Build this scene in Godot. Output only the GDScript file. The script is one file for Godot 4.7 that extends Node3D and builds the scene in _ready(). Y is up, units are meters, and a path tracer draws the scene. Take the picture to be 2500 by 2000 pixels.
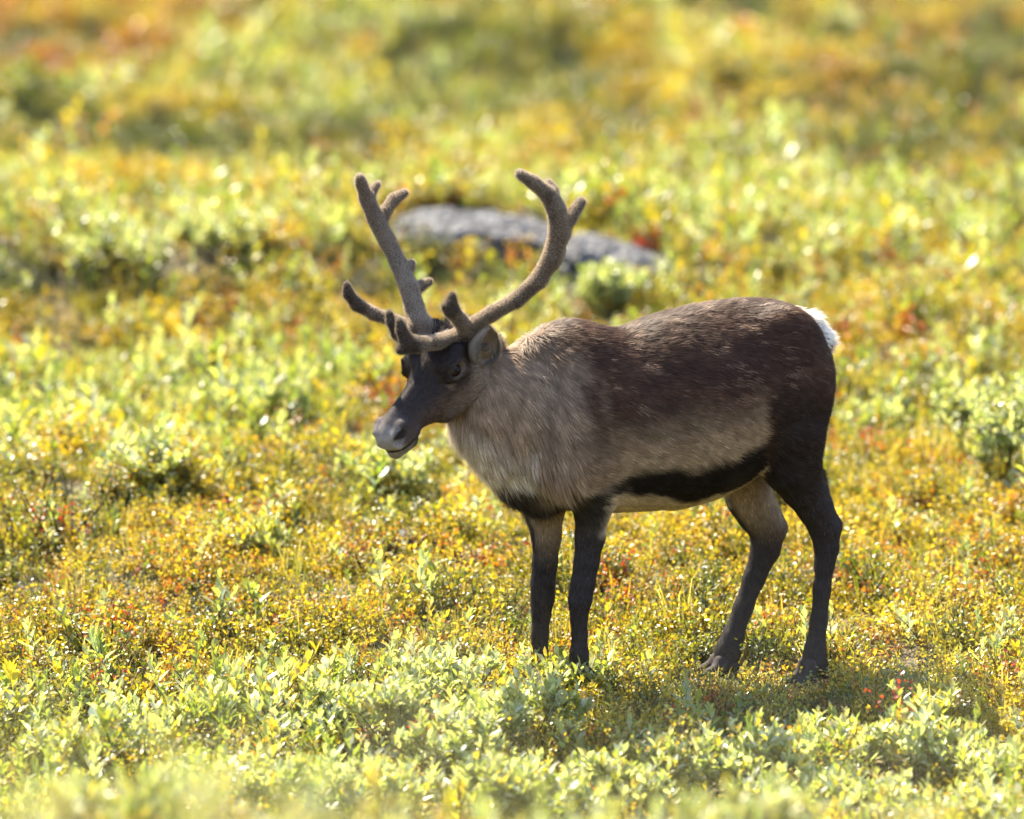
extends Node3D
# A bull reindeer in velvet standing on an autumn heath, seen through a long lens against the light.
# Units are metres. The reindeer's feet are near the origin; the camera stands on a bank twenty metres away.

const DIST := 20.0
const PITCH := 10.0
const AIM := Vector3(0.0, 0.83, 0.0)
const PX := 833.333
const YAW := 25.0                       # how far the reindeer's body is turned towards the viewer
const STAND := Vector3(0.42, 0.0, 0.0)  # where the reindeer stands

var rng := RandomNumberGenerator.new()
var n_big := FastNoiseLite.new()
var n_mid := FastNoiseLite.new()
var n_fine := FastNoiseLite.new()
var hummocks := []
var cp := cos(deg_to_rad(PITCH))
var sp := sin(deg_to_rad(PITCH))
var ca := cos(deg_to_rad(YAW))
var sa := sin(deg_to_rad(YAW))

# ------------------------------------------------------------------ lens, sky, sun
func make_camera_and_light() -> void:
	var cam := Camera3D.new()
	cam.name = "camera"
	cam.fov = 6.867
	cam.near = 0.5
	cam.far = 900.0
	var att := CameraAttributesPhysical.new()
	att.frustum_focal_length = 200.0
	att.frustum_focus_distance = 20.0
	att.exposure_aperture = 1.7
	att.frustum_near = 0.5
	att.frustum_far = 900.0
	cam.attributes = att
	add_child(cam)
	cam.position = AIM + DIST * Vector3(0, sp, cp)
	cam.rotation_degrees = Vector3(-PITCH, 0, 0)
	cam.fov = 6.867
	cam.current = true

	var we := WorldEnvironment.new()
	we.name = "world_environment"
	var env := Environment.new()
	var sky := Sky.new()
	var sm := ProceduralSkyMaterial.new()
	sm.sky_top_color = Color(0.50, 0.60, 0.76)
	sm.sky_horizon_color = Color(0.84, 0.87, 0.91)
	sm.sky_curve = 0.18
	sm.ground_bottom_color = Color(0.22, 0.21, 0.10)
	sm.ground_horizon_color = Color(0.35, 0.34, 0.2)
	sky.sky_material = sm
	env.background_energy_multiplier = 0.72
	env.background_mode = Environment.BG_SKY
	env.sky = sky
	env.tonemap_mode = Environment.TONE_MAPPER_LINEAR
	env.tonemap_exposure = 4.9
	env.sdfgi_enabled = true
	env.ssao_enabled = true
	env.ssil_enabled = true
	we.environment = env
	add_child(we)

	var sun := DirectionalLight3D.new()
	sun.name = "sun"
	sun.light_energy = 1.6
	sun.light_color = Color(1.0, 0.955, 0.87)
	sun.light_angular_distance = 0.5
	sun.shadow_enabled = true
	add_child(sun)
	sun.look_at_from_position(Vector3(-0.40, 0.79, -0.63) * 50.0, Vector3.ZERO)

# ------------------------------------------------------------------ ground shape
func smooth(a: float, b: float, x: float) -> float:
	var t := clampf((x - a) / (b - a), 0.0, 1.0)
	return t * t * (3.0 - 2.0 * t)

func height(x: float, z: float) -> float:
	var y := 0.0
	y += 0.20 * maxf(z - 1.9, 0.0) * smooth(1.9, 4.5, z)                  # the bank the viewer stands on
	y -= 1.15 * smooth(-8.0, -24.0, z) + 0.012 * maxf(-z - 24.0, 0.0)    # the heath falls away behind the hummocks
	if z < -40.0:
		y += 0.0016 * (z + 40.0) * (z + 40.0) * 0.5                       # and rises to a far hillside
	for h in hummocks:
		var dx: float = (x - h[0]) / h[2]
		var dz: float = (z - h[1]) / h[3]
		var q := dx * dx + dz * dz
		if q < 6.0:
			y += h[4] * exp(-q)
	var flat := 1.0 - exp(-((x - 0.45) * (x - 0.45) + z * z) / 0.9)
	y += flat * (0.075 * n_mid.get_noise_2d(x, z) + 0.035 * n_mid.get_noise_2d(x * 2.6 + 30.0, z * 2.6) + 0.10 * n_big.get_noise_2d(x, z))
	return y

func ray_ground(px: float, py: float) -> Vector3:
	# the spot on the ground that lies in this direction from the bank
	var eye := AIM + DIST * Vector3(0, sp, cp)
	var d := (Vector3((px - 1250.0) / PX, 0, 0) + Vector3(0, cp, -sp) * ((1000.0 - py) / PX) - DIST * Vector3(0, sp, cp)).normalized()
	var t := 12.0
	while t < 90.0:
		var p := eye + d * t
		if p.y < height(p.x, p.z):
			return Vector3(p.x, height(p.x, p.z), p.z)
		t += 0.03
	return eye + d * 60.0

# ------------------------------------------------------------------ mesh helpers
func tag(o: Node, label: String, category := "", group := "", kind := "") -> void:
	if label != "":
		o.set_meta("label", label)
	if category != "":
		o.set_meta("category", category)
	if group != "":
		o.set_meta("group", group)
	if kind != "":
		o.set_meta("kind", kind)

func base(called: String, at_: Vector3) -> Node3D:
	var o := Node3D.new()
	o.name = called
	add_child(o, true)
	o.position = at_
	return o

func put(called: String, mesh: Mesh, mat: Material, parent: Node) -> MeshInstance3D:
	var o := MeshInstance3D.new()
	o.name = called
	o.mesh = mesh
	o.material_override = mat
	parent.add_child(o, true)
	return o

func commit(v: PackedVector3Array, c: PackedColorArray, idx := PackedInt32Array(), n := PackedVector3Array()) -> ArrayMesh:
	var arr := []
	arr.resize(Mesh.ARRAY_MAX)
	arr[Mesh.ARRAY_VERTEX] = v
	if c.size():
		arr[Mesh.ARRAY_COLOR] = c
	if idx.size():
		arr[Mesh.ARRAY_INDEX] = idx
	if n.size():
		arr[Mesh.ARRAY_NORMAL] = n
	var m := ArrayMesh.new()
	m.add_surface_from_arrays(Mesh.PRIMITIVE_TRIANGLES, arr)
	return m

class Soup:
	var v := PackedVector3Array()
	var c := PackedColorArray()
	func tri(a: Vector3, b: Vector3, d: Vector3, col: Color) -> void:
		v.append(a); v.append(b); v.append(d)
		c.append(col); c.append(col); c.append(col)

func soup_mesh(s: Soup) -> ArrayMesh:
	# flat shaded faces with their own normals
	var n := PackedVector3Array()
	n.resize(s.v.size())
	for i in range(0, s.v.size(), 3):
		var q := (s.v[i + 2] - s.v[i]).cross(s.v[i + 1] - s.v[i]).normalized()
		n[i] = q; n[i + 1] = q; n[i + 2] = q
	return commit(s.v, s.c, PackedInt32Array(), n)

func side_of(d: Vector3) -> Vector3:
	var s := d.cross(Vector3.UP)
	if s.length() < 0.05:
		s = d.cross(Vector3.RIGHT)
	return s.normalized()

# a broad leaf folded along its midrib and arched along its length
func leaf(s: Soup, at_: Vector3, dir: Vector3, up: Vector3, long: float, wide: float, col: Color, fold := 0.25, arch := 0.2) -> void:
	var side := dir.cross(up).normalized()
	var nrm := side.cross(dir).normalized()
	var p0 := at_
	var p1 := at_ + dir * long * 0.42 + nrm * long * arch * 0.5
	var p2 := at_ + dir * long + nrm * long * arch * 0.15
	var l1 := at_ + dir * long * 0.30 + side * wide * 0.42 + nrm * (wide * fold + long * arch * 0.3)
	var l2 := at_ + dir * long * 0.66 + side * wide * 0.46 + nrm * (wide * fold + long * arch * 0.4)
	var r1 := at_ + dir * long * 0.30 - side * wide * 0.42 + nrm * (wide * fold + long * arch * 0.3)
	var r2 := at_ + dir * long * 0.66 - side * wide * 0.46 + nrm * (wide * fold + long * arch * 0.4)
	s.tri(p0, l1, p1, col); s.tri(l1, l2, p1, col); s.tri(l2, p2, p1, col)
	s.tri(p0, p1, r1, col); s.tri(r1, p1, r2, col); s.tri(r2, p1, p2, col)

# a small leaf of two folded halves
func leaflet(s: Soup, at_: Vector3, dir: Vector3, up: Vector3, long: float, wide: float, col: Color) -> void:
	var side := dir.cross(up).normalized()
	var nrm := side.cross(dir).normalized()
	var tip := at_ + dir * long
	var l := at_ + dir * long * 0.5 + side * wide * 0.5 + nrm * wide * 0.2
	var r := at_ + dir * long * 0.5 - side * wide * 0.5 + nrm * wide * 0.2
	s.tri(at_, l, tip, col)
	s.tri(at_, tip, r, col)

func twig(s: Soup, a: Vector3, b: Vector3, ra: float, rb: float, col: Color) -> void:
	var d := (b - a).normalized()
	var u := side_of(d)
	var w := d.cross(u)
	for k in 3:
		var t0 := TAU * k / 3.0
		var t1 := TAU * (k + 1) / 3.0
		var e0 := u * cos(t0) + w * sin(t0)
		var e1 := u * cos(t1) + w * sin(t1)
		s.tri(a + e0 * ra, b + e0 * rb, a + e1 * ra, col)
		s.tri(a + e1 * ra, b + e0 * rb, b + e1 * rb, col)

func blade(s: Soup, at_: Vector3, lean: Vector3, tall: float, wide: float, col: Color) -> void:
	var side := Vector3(-lean.z, 0, lean.x)
	if side.length() < 0.01:
		side = Vector3.RIGHT
	side = side.normalized().rotated(Vector3.UP, rng.randf_range(-0.9, 0.9))
	var p0 := at_
	var p1 := at_ + Vector3(0, tall * 0.5, 0) + lean * tall * 0.18
	var p2 := at_ + Vector3(0, tall * 0.85, 0) + lean * tall * 0.5
	var p3 := at_ + Vector3(0, tall, 0) + lean * tall * 0.85
	var w := side * wide * 0.5
	s.tri(p0 - w, p0 + w, p1 - w, col); s.tri(p0 + w, p1 + w, p1 - w, col)
	s.tri(p1 - w, p1 + w, p2 - w * 0.7, col); s.tri(p1 + w, p2 + w * 0.7, p2 - w * 0.7, col)
	s.tri(p2 - w * 0.7, p2 + w * 0.7, p3, col)

func rdir(tilt_min: float, tilt_max: float) -> Vector3:
	var t := rng.randf_range(tilt_min, tilt_max)
	var a := rng.randf() * TAU
	return Vector3(cos(a) * cos(t), sin(t), sin(a) * cos(t))

func shade_of(c: Color, spread: float) -> Color:
	# leaf to leaf variation of pigment
	var k := 1.0 + rng.randf_range(-spread, spread)
	return Color(c.r * k * (1.0 + rng.randf_range(-0.5, 0.5) * spread), c.g * k, c.b * k * (1.0 + rng.randf_range(-0.5, 0.5) * spread))

# ------------------------------------------------------------------ materials
func leaf_material(rough: float, back: Color, spec := 0.5) -> StandardMaterial3D:
	var m := StandardMaterial3D.new()
	m.vertex_color_use_as_albedo = true
	m.roughness = rough
	m.metallic_specular = spec
	m.backlight_enabled = true
	m.backlight = back
	m.cull_mode = BaseMaterial3D.CULL_DISABLED
	return m

var m_willow: StandardMaterial3D
var m_small: StandardMaterial3D
var m_grass: StandardMaterial3D
var m_bark: StandardMaterial3D
var m_fur: StandardMaterial3D
var m_skin: StandardMaterial3D
var m_velvet: StandardMaterial3D
var m_face: StandardMaterial3D

func make_materials() -> void:
	m_willow = leaf_material(0.42, Color(0.98, 1.0, 0.62), 0.7)
	m_small = leaf_material(0.42, Color(1.0, 0.98, 0.58), 0.62)
	m_grass = leaf_material(0.50, Color(1.0, 0.98, 0.62))
	m_bark = StandardMaterial3D.new()
	m_bark.vertex_color_use_as_albedo = true
	m_bark.roughness = 0.8
	m_fur = StandardMaterial3D.new()
	m_fur.vertex_color_use_as_albedo = true
	m_fur.roughness = 0.55
	m_fur.metallic_specular = 0.25
	m_fur.backlight_enabled = true
	m_fur.backlight = Color(0.9, 0.88, 0.84)
	m_fur.cull_mode = BaseMaterial3D.CULL_DISABLED
	m_velvet = m_fur.duplicate()
	m_velvet.backlight = Color(1.0, 0.97, 0.92)
	m_velvet.metallic_specular = 0.45
	m_face = m_fur.duplicate()
	m_face.roughness = 0.45
	m_face.metallic_specular = 0.34
	m_skin = StandardMaterial3D.new()
	m_skin.vertex_color_use_as_albedo = true
	m_skin.roughness = 0.8
	m_skin.metallic_specular = 0.25

# ------------------------------------------------------------------ ground sheet
func soil_colour(x: float, z: float) -> Color:
	var a := 0.5 + 0.5 * n_mid.get_noise_2d(x * 1.7 + 40.0, z * 1.7)
	var b := 0.5 + 0.5 * n_fine.get_noise_2d(x * 0.9, z * 0.9 + 7.0)
	var c := Color(0.085, 0.060, 0.024).lerp(Color(0.105, 0.100, 0.028), smooth(0.35, 0.75, a))
	return c.lerp(Color(0.050, 0.036, 0.018), 0.7 * smooth(0.45, 0.8, b))

func axis(steps: Array) -> PackedFloat32Array:
	var out := PackedFloat32Array()
	for s in steps:
		var t: float = s[0]
		while t < s[1] - 1e-4:
			out.append(t)
			t += s[2]
	out.append(steps[-1][1])
	return out

func make_ground() -> void:
	var xs := axis([[-400.0, -40.0, 40.0], [-40.0, -8.0, 4.0], [-8.0, -4.0, 0.25], [-4.0, 4.0, 0.07], [4.0, 8.0, 0.25], [8.0, 40.0, 4.0], [40.0, 400.0, 40.0]])
	var zs := axis([[-420.0, -60.0, 30.0], [-60.0, -30.0, 0.8], [-30.0, -12.0, 0.2], [-12.0, 3.0, 0.07], [3.0, 20.0, 0.3], [20.0, 60.0, 5.0], [60.0, 300.0, 60.0]])
	var v := PackedVector3Array()
	var c := PackedColorArray()
	var idx := PackedInt32Array()
	var n := PackedVector3Array()
	for x in xs:
		for z in zs:
			var y := height(x, z)
			if absf(x) < 8.0 and z > -32.0 and z < 3.0:
				y += 0.016 * n_fine.get_noise_2d(x, z)
			v.append(Vector3(x, y, z))
			c.append(soil_colour(x, z))
			n.append(Vector3(height(x - 0.05, z) - height(x + 0.05, z), 0.1, height(x, z - 0.05) - height(x, z + 0.05)).normalized())
	var w := zs.size()
	for i in xs.size() - 1:
		for j in w - 1:
			var q := i * w + j
			idx.append_array(PackedInt32Array([q, q + w, q + 1, q + w, q + w + 1, q + 1]))
	var m := StandardMaterial3D.new()
	m.vertex_color_use_as_albedo = true
	m.roughness = 0.95
	var t := NoiseTexture2D.new()
	t.width = 512
	t.height = 512
	t.seamless = true
	var fn := FastNoiseLite.new()
	fn.frequency = 0.03
	fn.seed = 5
	t.noise = fn
	m.heightmap_enabled = true
	m.heightmap_texture = t
	m.heightmap_scale = 3.0
	m.uv1_triplanar = true
	m.uv1_world_triplanar = true
	m.uv1_scale = Vector3.ONE * 1.7
	var g := put("ground", commit(v, c, idx, n), m, self)
	tag(g, "heath ground of moss and dry soil under the plants", "ground", "", "structure")

# ------------------------------------------------------------------ rocks
func rock_shape(half: Vector3, seed_: int, rough: float) -> ArrayMesh:
	var fn := FastNoiseLite.new()
	fn.seed = seed_
	fn.frequency = 1.0
	fn.fractal_octaves = 4
	var v := PackedVector3Array()
	var c := PackedColorArray()
	var idx := PackedInt32Array()
	var A := 64
	var B := 32
	for i in B + 1:
		for j in A + 1:
			var th := PI * i / B
			var ph := TAU * j / A
			var d := Vector3(sin(th) * cos(ph), cos(th), sin(th) * sin(ph))
			# a blocky boulder worn round: a superellipsoid with broken faces
			var e := pow(pow(absf(d.x), 3.2) + pow(absf(d.y), 3.2) + pow(absf(d.z), 3.2), -1.0 / 3.2)
			var q := d * e
			q *= 1.0 + rough * fn.get_noise_3d(q.x * 1.6, q.y * 2.5, q.z * 1.6) + 0.35 * rough * absf(fn.get_noise_3d(q.x * 5.0, q.y * 7.0, q.z * 5.0))
			v.append(q * half)
			var k := 0.5 + 0.5 * fn.get_noise_3d(q.x * 4.0 + 9.0, q.y * 4.0, q.z * 4.0)
			var col := Color(0.042, 0.041, 0.045).lerp(Color(0.115, 0.113, 0.118), smooth(0.35, 0.75, k))
			var li := fn.get_noise_3d(q.x * 9.0, q.y * 9.0 + 4.0, q.z * 9.0)
			col = col.lerp(Color(0.035, 0.033, 0.036), 0.8 * smooth(0.10, 0.35, li))
			col = col.lerp(Color(0.26, 0.26, 0.255), 0.75 * smooth(0.15, 0.4, -li))
			c.append(col)
	for i in B:
		for j in A:
			var q := i * (A + 1) + j
			idx.append_array(PackedInt32Array([q, q + 1, q + A + 1, q + 1, q + A + 2, q + A + 1]))
	var n := PackedVector3Array()
	n.resize(v.size())
	n.fill(Vector3.ZERO)
	for q in range(0, idx.size(), 3):
		var cr := (v[idx[q + 2]] - v[idx[q]]).cross(v[idx[q + 1]] - v[idx[q]])
		for k in 3:
			n[idx[q + k]] += cr
	for q in n.size():
		n[q] = n[q].normalized()
	return commit(v, c, idx, n)

func make_rocks() -> void:
	var m := StandardMaterial3D.new()
	m.vertex_color_use_as_albedo = true
	m.roughness = 0.85
	var t := NoiseTexture2D.new()
	t.width = 512
	t.height = 512
	t.seamless = true
	var fn := FastNoiseLite.new()
	fn.frequency = 0.02
	fn.fractal_octaves = 5
	t.noise = fn
	m.heightmap_enabled = true
	m.heightmap_texture = t
	m.heightmap_scale = 6.0
	m.uv1_triplanar = true
	m.uv1_scale = Vector3.ONE * 2.2
	var p := ray_ground(1210, 620)
	var r := put("rock", rock_shape(Vector3(0.36, 0.13, 0.22), 3, 0.22), m, self)
	r.position = p + Vector3(-0.06, -0.01, -0.15)
	r.rotation = Vector3(0.10, 0.1, -0.09)
	boulders.append([r.position.x, r.position.z, 0.37, 0.30])
	tag(r, "long grey lichen-spotted rock slab behind the antlers", "rock")
	p = ray_ground(1500, 675)
	r = put("rock", rock_shape(Vector3(0.22, 0.09, 0.16), 8, 0.25), m, self)
	r.position = p + Vector3(0.02, 0.0, -0.1)
	r.rotation = Vector3(0.1, -0.2, -0.30)
	boulders.append([r.position.x, r.position.z, 0.24, 0.22])
	tag(r, "tilted grey rock behind the reindeer's neck, lower end of the slab", "rock")
	for a in [[470, 880, 0.055, 0.04, "small pale grey stone in the moss left of the reindeer's face", 11], [985, 1362, 0.075, 0.045, "flat grey stone left of the reindeer's forelegs", 12], [1125, 1398, 0.05, 0.032, "small grey stone close to the reindeer's far foreleg", 13]]:
		p = ray_ground(a[0], a[1])
		r = put("stone", rock_shape(Vector3(a[2], a[3], a[2] * 0.8), a[5], 0.25), m, self)
		r.position = p + Vector3(0, a[3] * 0.9, 0)
		tag(r, a[4], "stone")

# ------------------------------------------------------------------ where each kind of plant grows
var patches := []
func add_patch(px: float, py: float, rx: float, ry: float, w: Array) -> void:
	# a patch of the heath: centre on the ground, half width and half depth in metres, weights of the kinds
	var c := ray_ground(px, py)
	var e := ray_ground(px + rx, py)
	var f := ray_ground(px, maxf(py - ry, -250.0))
	var g := ray_ground(px, py + ry)
	patches.append([c.x, c.z, maxf(absf(e.x - c.x), 0.05), maxf(absf(f.z - g.z) * 0.5, 0.08), w])

# weights: willow, bilberry, birch, grass, crowberry, ember (red and orange leaves)
func mix_at(x: float, z: float) -> Array:
	var a := 0.5 + 0.5 * n_mid.get_noise_2d(x * 0.9 + 3.0, z * 0.55)
	var b := 0.5 + 0.5 * n_mid.get_noise_2d(x * 1.2 - 20.0, z * 0.7 + 9.0)
	var d := 0.5 + 0.5 * n_mid.get_noise_2d(x * 1.5 + 60.0, z * 0.9 - 31.0)
	var w := [1.1 * smooth(0.5, 0.75, a), 0.9, 0.6 * smooth(0.45, 0.7, b), 0.3 * smooth(0.4, 0.7, d) + 0.05, 0.55 * smooth(0.55, 0.8, 1.0 - a), 0.2 * smooth(0.5, 0.8, b)]
	for p in patches:
		var dx: float = (x - p[0]) / p[2]
		var dz: float = (z - p[1]) / p[3]
		var q := dx * dx + dz * dz
		if q < 3.0:
			var k := 1.0 - smooth(0.5, 1.7, q + 0.55 * n_mid.get_noise_2d(x * 3.0, z * 2.0))
			for i in 6:
				w[i] = lerpf(w[i], p[4][i], k)
	# farther off dwarf birch and crowberry take over from willow and bilberry
	var off := smooth(-9.0, -16.0, z)
	w[0] *= 1.0 - 0.45 * off
	w[1] *= 1.0 - 0.35 * off
	w[2] += 0.55 * off
	w[4] += off * (0.35 + 1.0 * smooth(0.50, 0.78, d))
	return w

# ------------------------------------------------------------------ plant shapes
func willow_sprig(tall: float, leaves: int, long: float) -> Array:
	var s := Soup.new()
	var lean := Vector3(rng.randf_range(-0.35, 0.35), 1.0, rng.randf_range(-0.35, 0.35)).normalized()
	var bend := Vector3(rng.randf_range(-0.25, 0.25), 0, rng.randf_range(-0.25, 0.25))
	var wood := Color(0.075, 0.050, 0.035)
	var pt := func(t: float) -> Vector3: return lean * tall * t + bend * tall * t * t
	for i in 4:
		twig(s, pt.call(i / 4.0), pt.call((i + 1) / 4.0), 0.0024 * (1.0 - 0.2 * i), 0.0024 * (0.8 - 0.2 * i), wood)
	var stems := s.v.size()
	for i in leaves:
		var t := 0.25 + 0.75 * pow(float(i) / (leaves - 1), 0.8)
		var a := i * 2.4 + rng.randf_range(-0.4, 0.4)
		var up := lerpf(0.35, 1.15, t) + rng.randf_range(-0.3, 0.3)
		var d := Vector3(cos(a) * cos(up), sin(up), sin(a) * cos(up))
		var k := lerpf(1.0, 0.62, maxf(0.0, t - 0.6) / 0.4) * rng.randf_range(0.75, 1.15)
		var tip := smooth(0.7, 1.0, t)
		var col := shade_of(Color(0.92 + 0.25 * tip, 1.0, 0.9 - 0.25 * tip), 0.24)
		if rng.randf() < 0.05:
			col = Color(1.7, 1.15, 0.5)
		leaf(s, pt.call(t) + d * 0.004, d, Vector3(rng.randf_range(-0.3, 0.3), 1, rng.randf_range(-0.3, 0.3)), long * k, long * k * rng.randf_range(0.34, 0.46), col, rng.randf_range(0.08, 0.32), rng.randf_range(-0.1, 0.3))
	return [s, stems]

func berry_clump(spread: float, tall: float, leaves: int, long: float, round_: float) -> Soup:
	var s := Soup.new()
	var shoots := maxi(5, int(leaves / 9.0))
	for k in shoots:
		var a := rng.randf() * TAU
		var r := spread * sqrt(rng.randf())
		var p0 := Vector3(cos(a) * r * 0.6, 0, sin(a) * r * 0.6)
		var h := tall * rng.randf_range(0.55, 1.15)
		var p1 := p0 + Vector3(cos(a) * r * 0.5 + rng.randf_range(-0.02, 0.02), h, sin(a) * r * 0.5 + rng.randf_range(-0.02, 0.02))
		twig(s, p0, p1, 0.0012, 0.0006, Color(0.35, 0.22, 0.18))
		for j in int(leaves / float(shoots)):
			var t := rng.randf_range(0.25, 1.02)
			var d := rdir(-0.15, 1.2)
			leaflet(s, p0.lerp(p1, t) + d * 0.002, d, rdir(0.4, 1.5), long * rng.randf_range(0.65, 1.25), long * round_ * rng.randf_range(0.8, 1.2), shade_of(Color(1, 1, 1), 0.32))
	return s

func birch_clump(spread: float, tall: float, leaves: int, long: float) -> Soup:
	var s := Soup.new()
	for k in 6:
		var a := rng.randf() * TAU
		var p := Vector3(0, 0, 0)
		var d := Vector3(cos(a) * 0.55, 1, sin(a) * 0.55).normalized()
		var seg := 4
		for i in seg:
			var q := p + d * tall / seg * rng.randf_range(0.7, 1.15)
			twig(s, p, q, 0.0022 * (1.0 - i * 0.2), 0.0022 * (0.8 - i * 0.2), Color(0.28, 0.19, 0.16))
			for j in int(leaves / 24.0):
				var o := p.lerp(q, rng.randf())
				var e := rdir(-0.3, 1.1)
				var o2 := o + e * rng.randf_range(0.004, spread * 0.45)
				leaflet(s, o2, rdir(-0.5, 1.2), rdir(0.3, 1.5), long * rng.randf_range(0.7, 1.2), long * 0.95, shade_of(Color(1, 1, 1), 0.35))
			p = q
			d = (d + Vector3(rng.randf_range(-0.35, 0.35), rng.randf_range(-0.1, 0.2), rng.randf_range(-0.35, 0.35))).normalized()
	return s

func grass_tuft(blades: int, tall: float, spread: float) -> Soup:
	var s := Soup.new()
	for i in blades:
		var a := rng.randf() * TAU
		var r := spread * sqrt(rng.randf())
		var l := rng.randf_range(0.1, 0.75)
		blade(s, Vector3(cos(a) * r, 0, sin(a) * r), Vector3(cos(a + rng.randf_range(-1, 1)) * l, 0, sin(a + rng.randf_range(-1, 1)) * l), tall * rng.randf_range(0.45, 1.15), rng.randf_range(0.0016, 0.0032), shade_of(Color(1, 1, 1), 0.3))
	return s

func heath_clump(shoots: int, tall: float, spread: float) -> Soup:
	var s := Soup.new()
	for i in shoots:
		var a := rng.randf() * TAU
		var r := spread * sqrt(rng.randf())
		var p := Vector3(cos(a) * r, 0, sin(a) * r)
		var q := p + Vector3(rng.randf_range(-0.02, 0.02), tall * rng.randf_range(0.6, 1.1), rng.randf_range(-0.02, 0.02))
		twig(s, p, q, 0.001, 0.0006, Color(0.6, 0.4, 0.3))
		for j in 13:
			var d := rdir(0.1, 0.9)
			leaflet(s, p.lerp(q, 0.2 + 0.8 * j / 12.0), d, rdir(0.3, 1.5), 0.0065, 0.0019, shade_of(Color(1, 1, 1), 0.3))
	return s

# ------------------------------------------------------------------ cover that nobody could count
var swarms := {}
var hooves := []
var boulders := []
func grow(kind: String, variant: int, where: Vector3, size: float, tint: Color) -> void:
	var key := kind + str(variant)
	if not swarms.has(key):
		swarms[key] = [[], []]
	var b := Basis(Vector3.UP, rng.randf() * TAU).scaled(Vector3.ONE * size)
	b = Basis(Vector3(rng.randf_range(-1, 1), 0, rng.randf_range(-1, 1)).normalized(), rng.randf_range(0.0, 0.22)) * b
	swarms[key][0].append(Transform3D(b, where))
	swarms[key][1].append(tint)

func vary(c: Color, k: float) -> Color:
	var f := 1.0 + rng.randf_range(-k, k)
	return Color(c.r * f * (1.0 + rng.randf_range(-k, k) * 0.5), c.g * f, c.b * f)

const WILLOW_GREEN := Color(0.270, 0.300, 0.100)
const WILLOW_PALE := Color(0.480, 0.490, 0.330)
const WILLOW_GOLD := Color(0.500, 0.400, 0.060)
const BERRY_GREEN := Color(0.180, 0.190, 0.040)
const BERRY_LIME := Color(0.370, 0.330, 0.060)
const BERRY_GOLD := Color(0.530, 0.420, 0.050)
const BIRCH_GREEN := Color(0.140, 0.160, 0.026)
const BIRCH_GOLD := Color(0.490, 0.345, 0.035)
const EMBER := Color(0.460, 0.170, 0.028)
const EMBER_RED := Color(0.400, 0.055, 0.030)
const STRAW := Color(0.520, 0.420, 0.190)
const GRASS_GOLD := Color(0.490, 0.380, 0.055)
const GRASS_GREEN := Color(0.270, 0.280, 0.040)
const CROW := Color(0.075, 0.095, 0.025)

func pick(a: Array) -> Color:
	return a[rng.randi() % a.size()]

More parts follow.
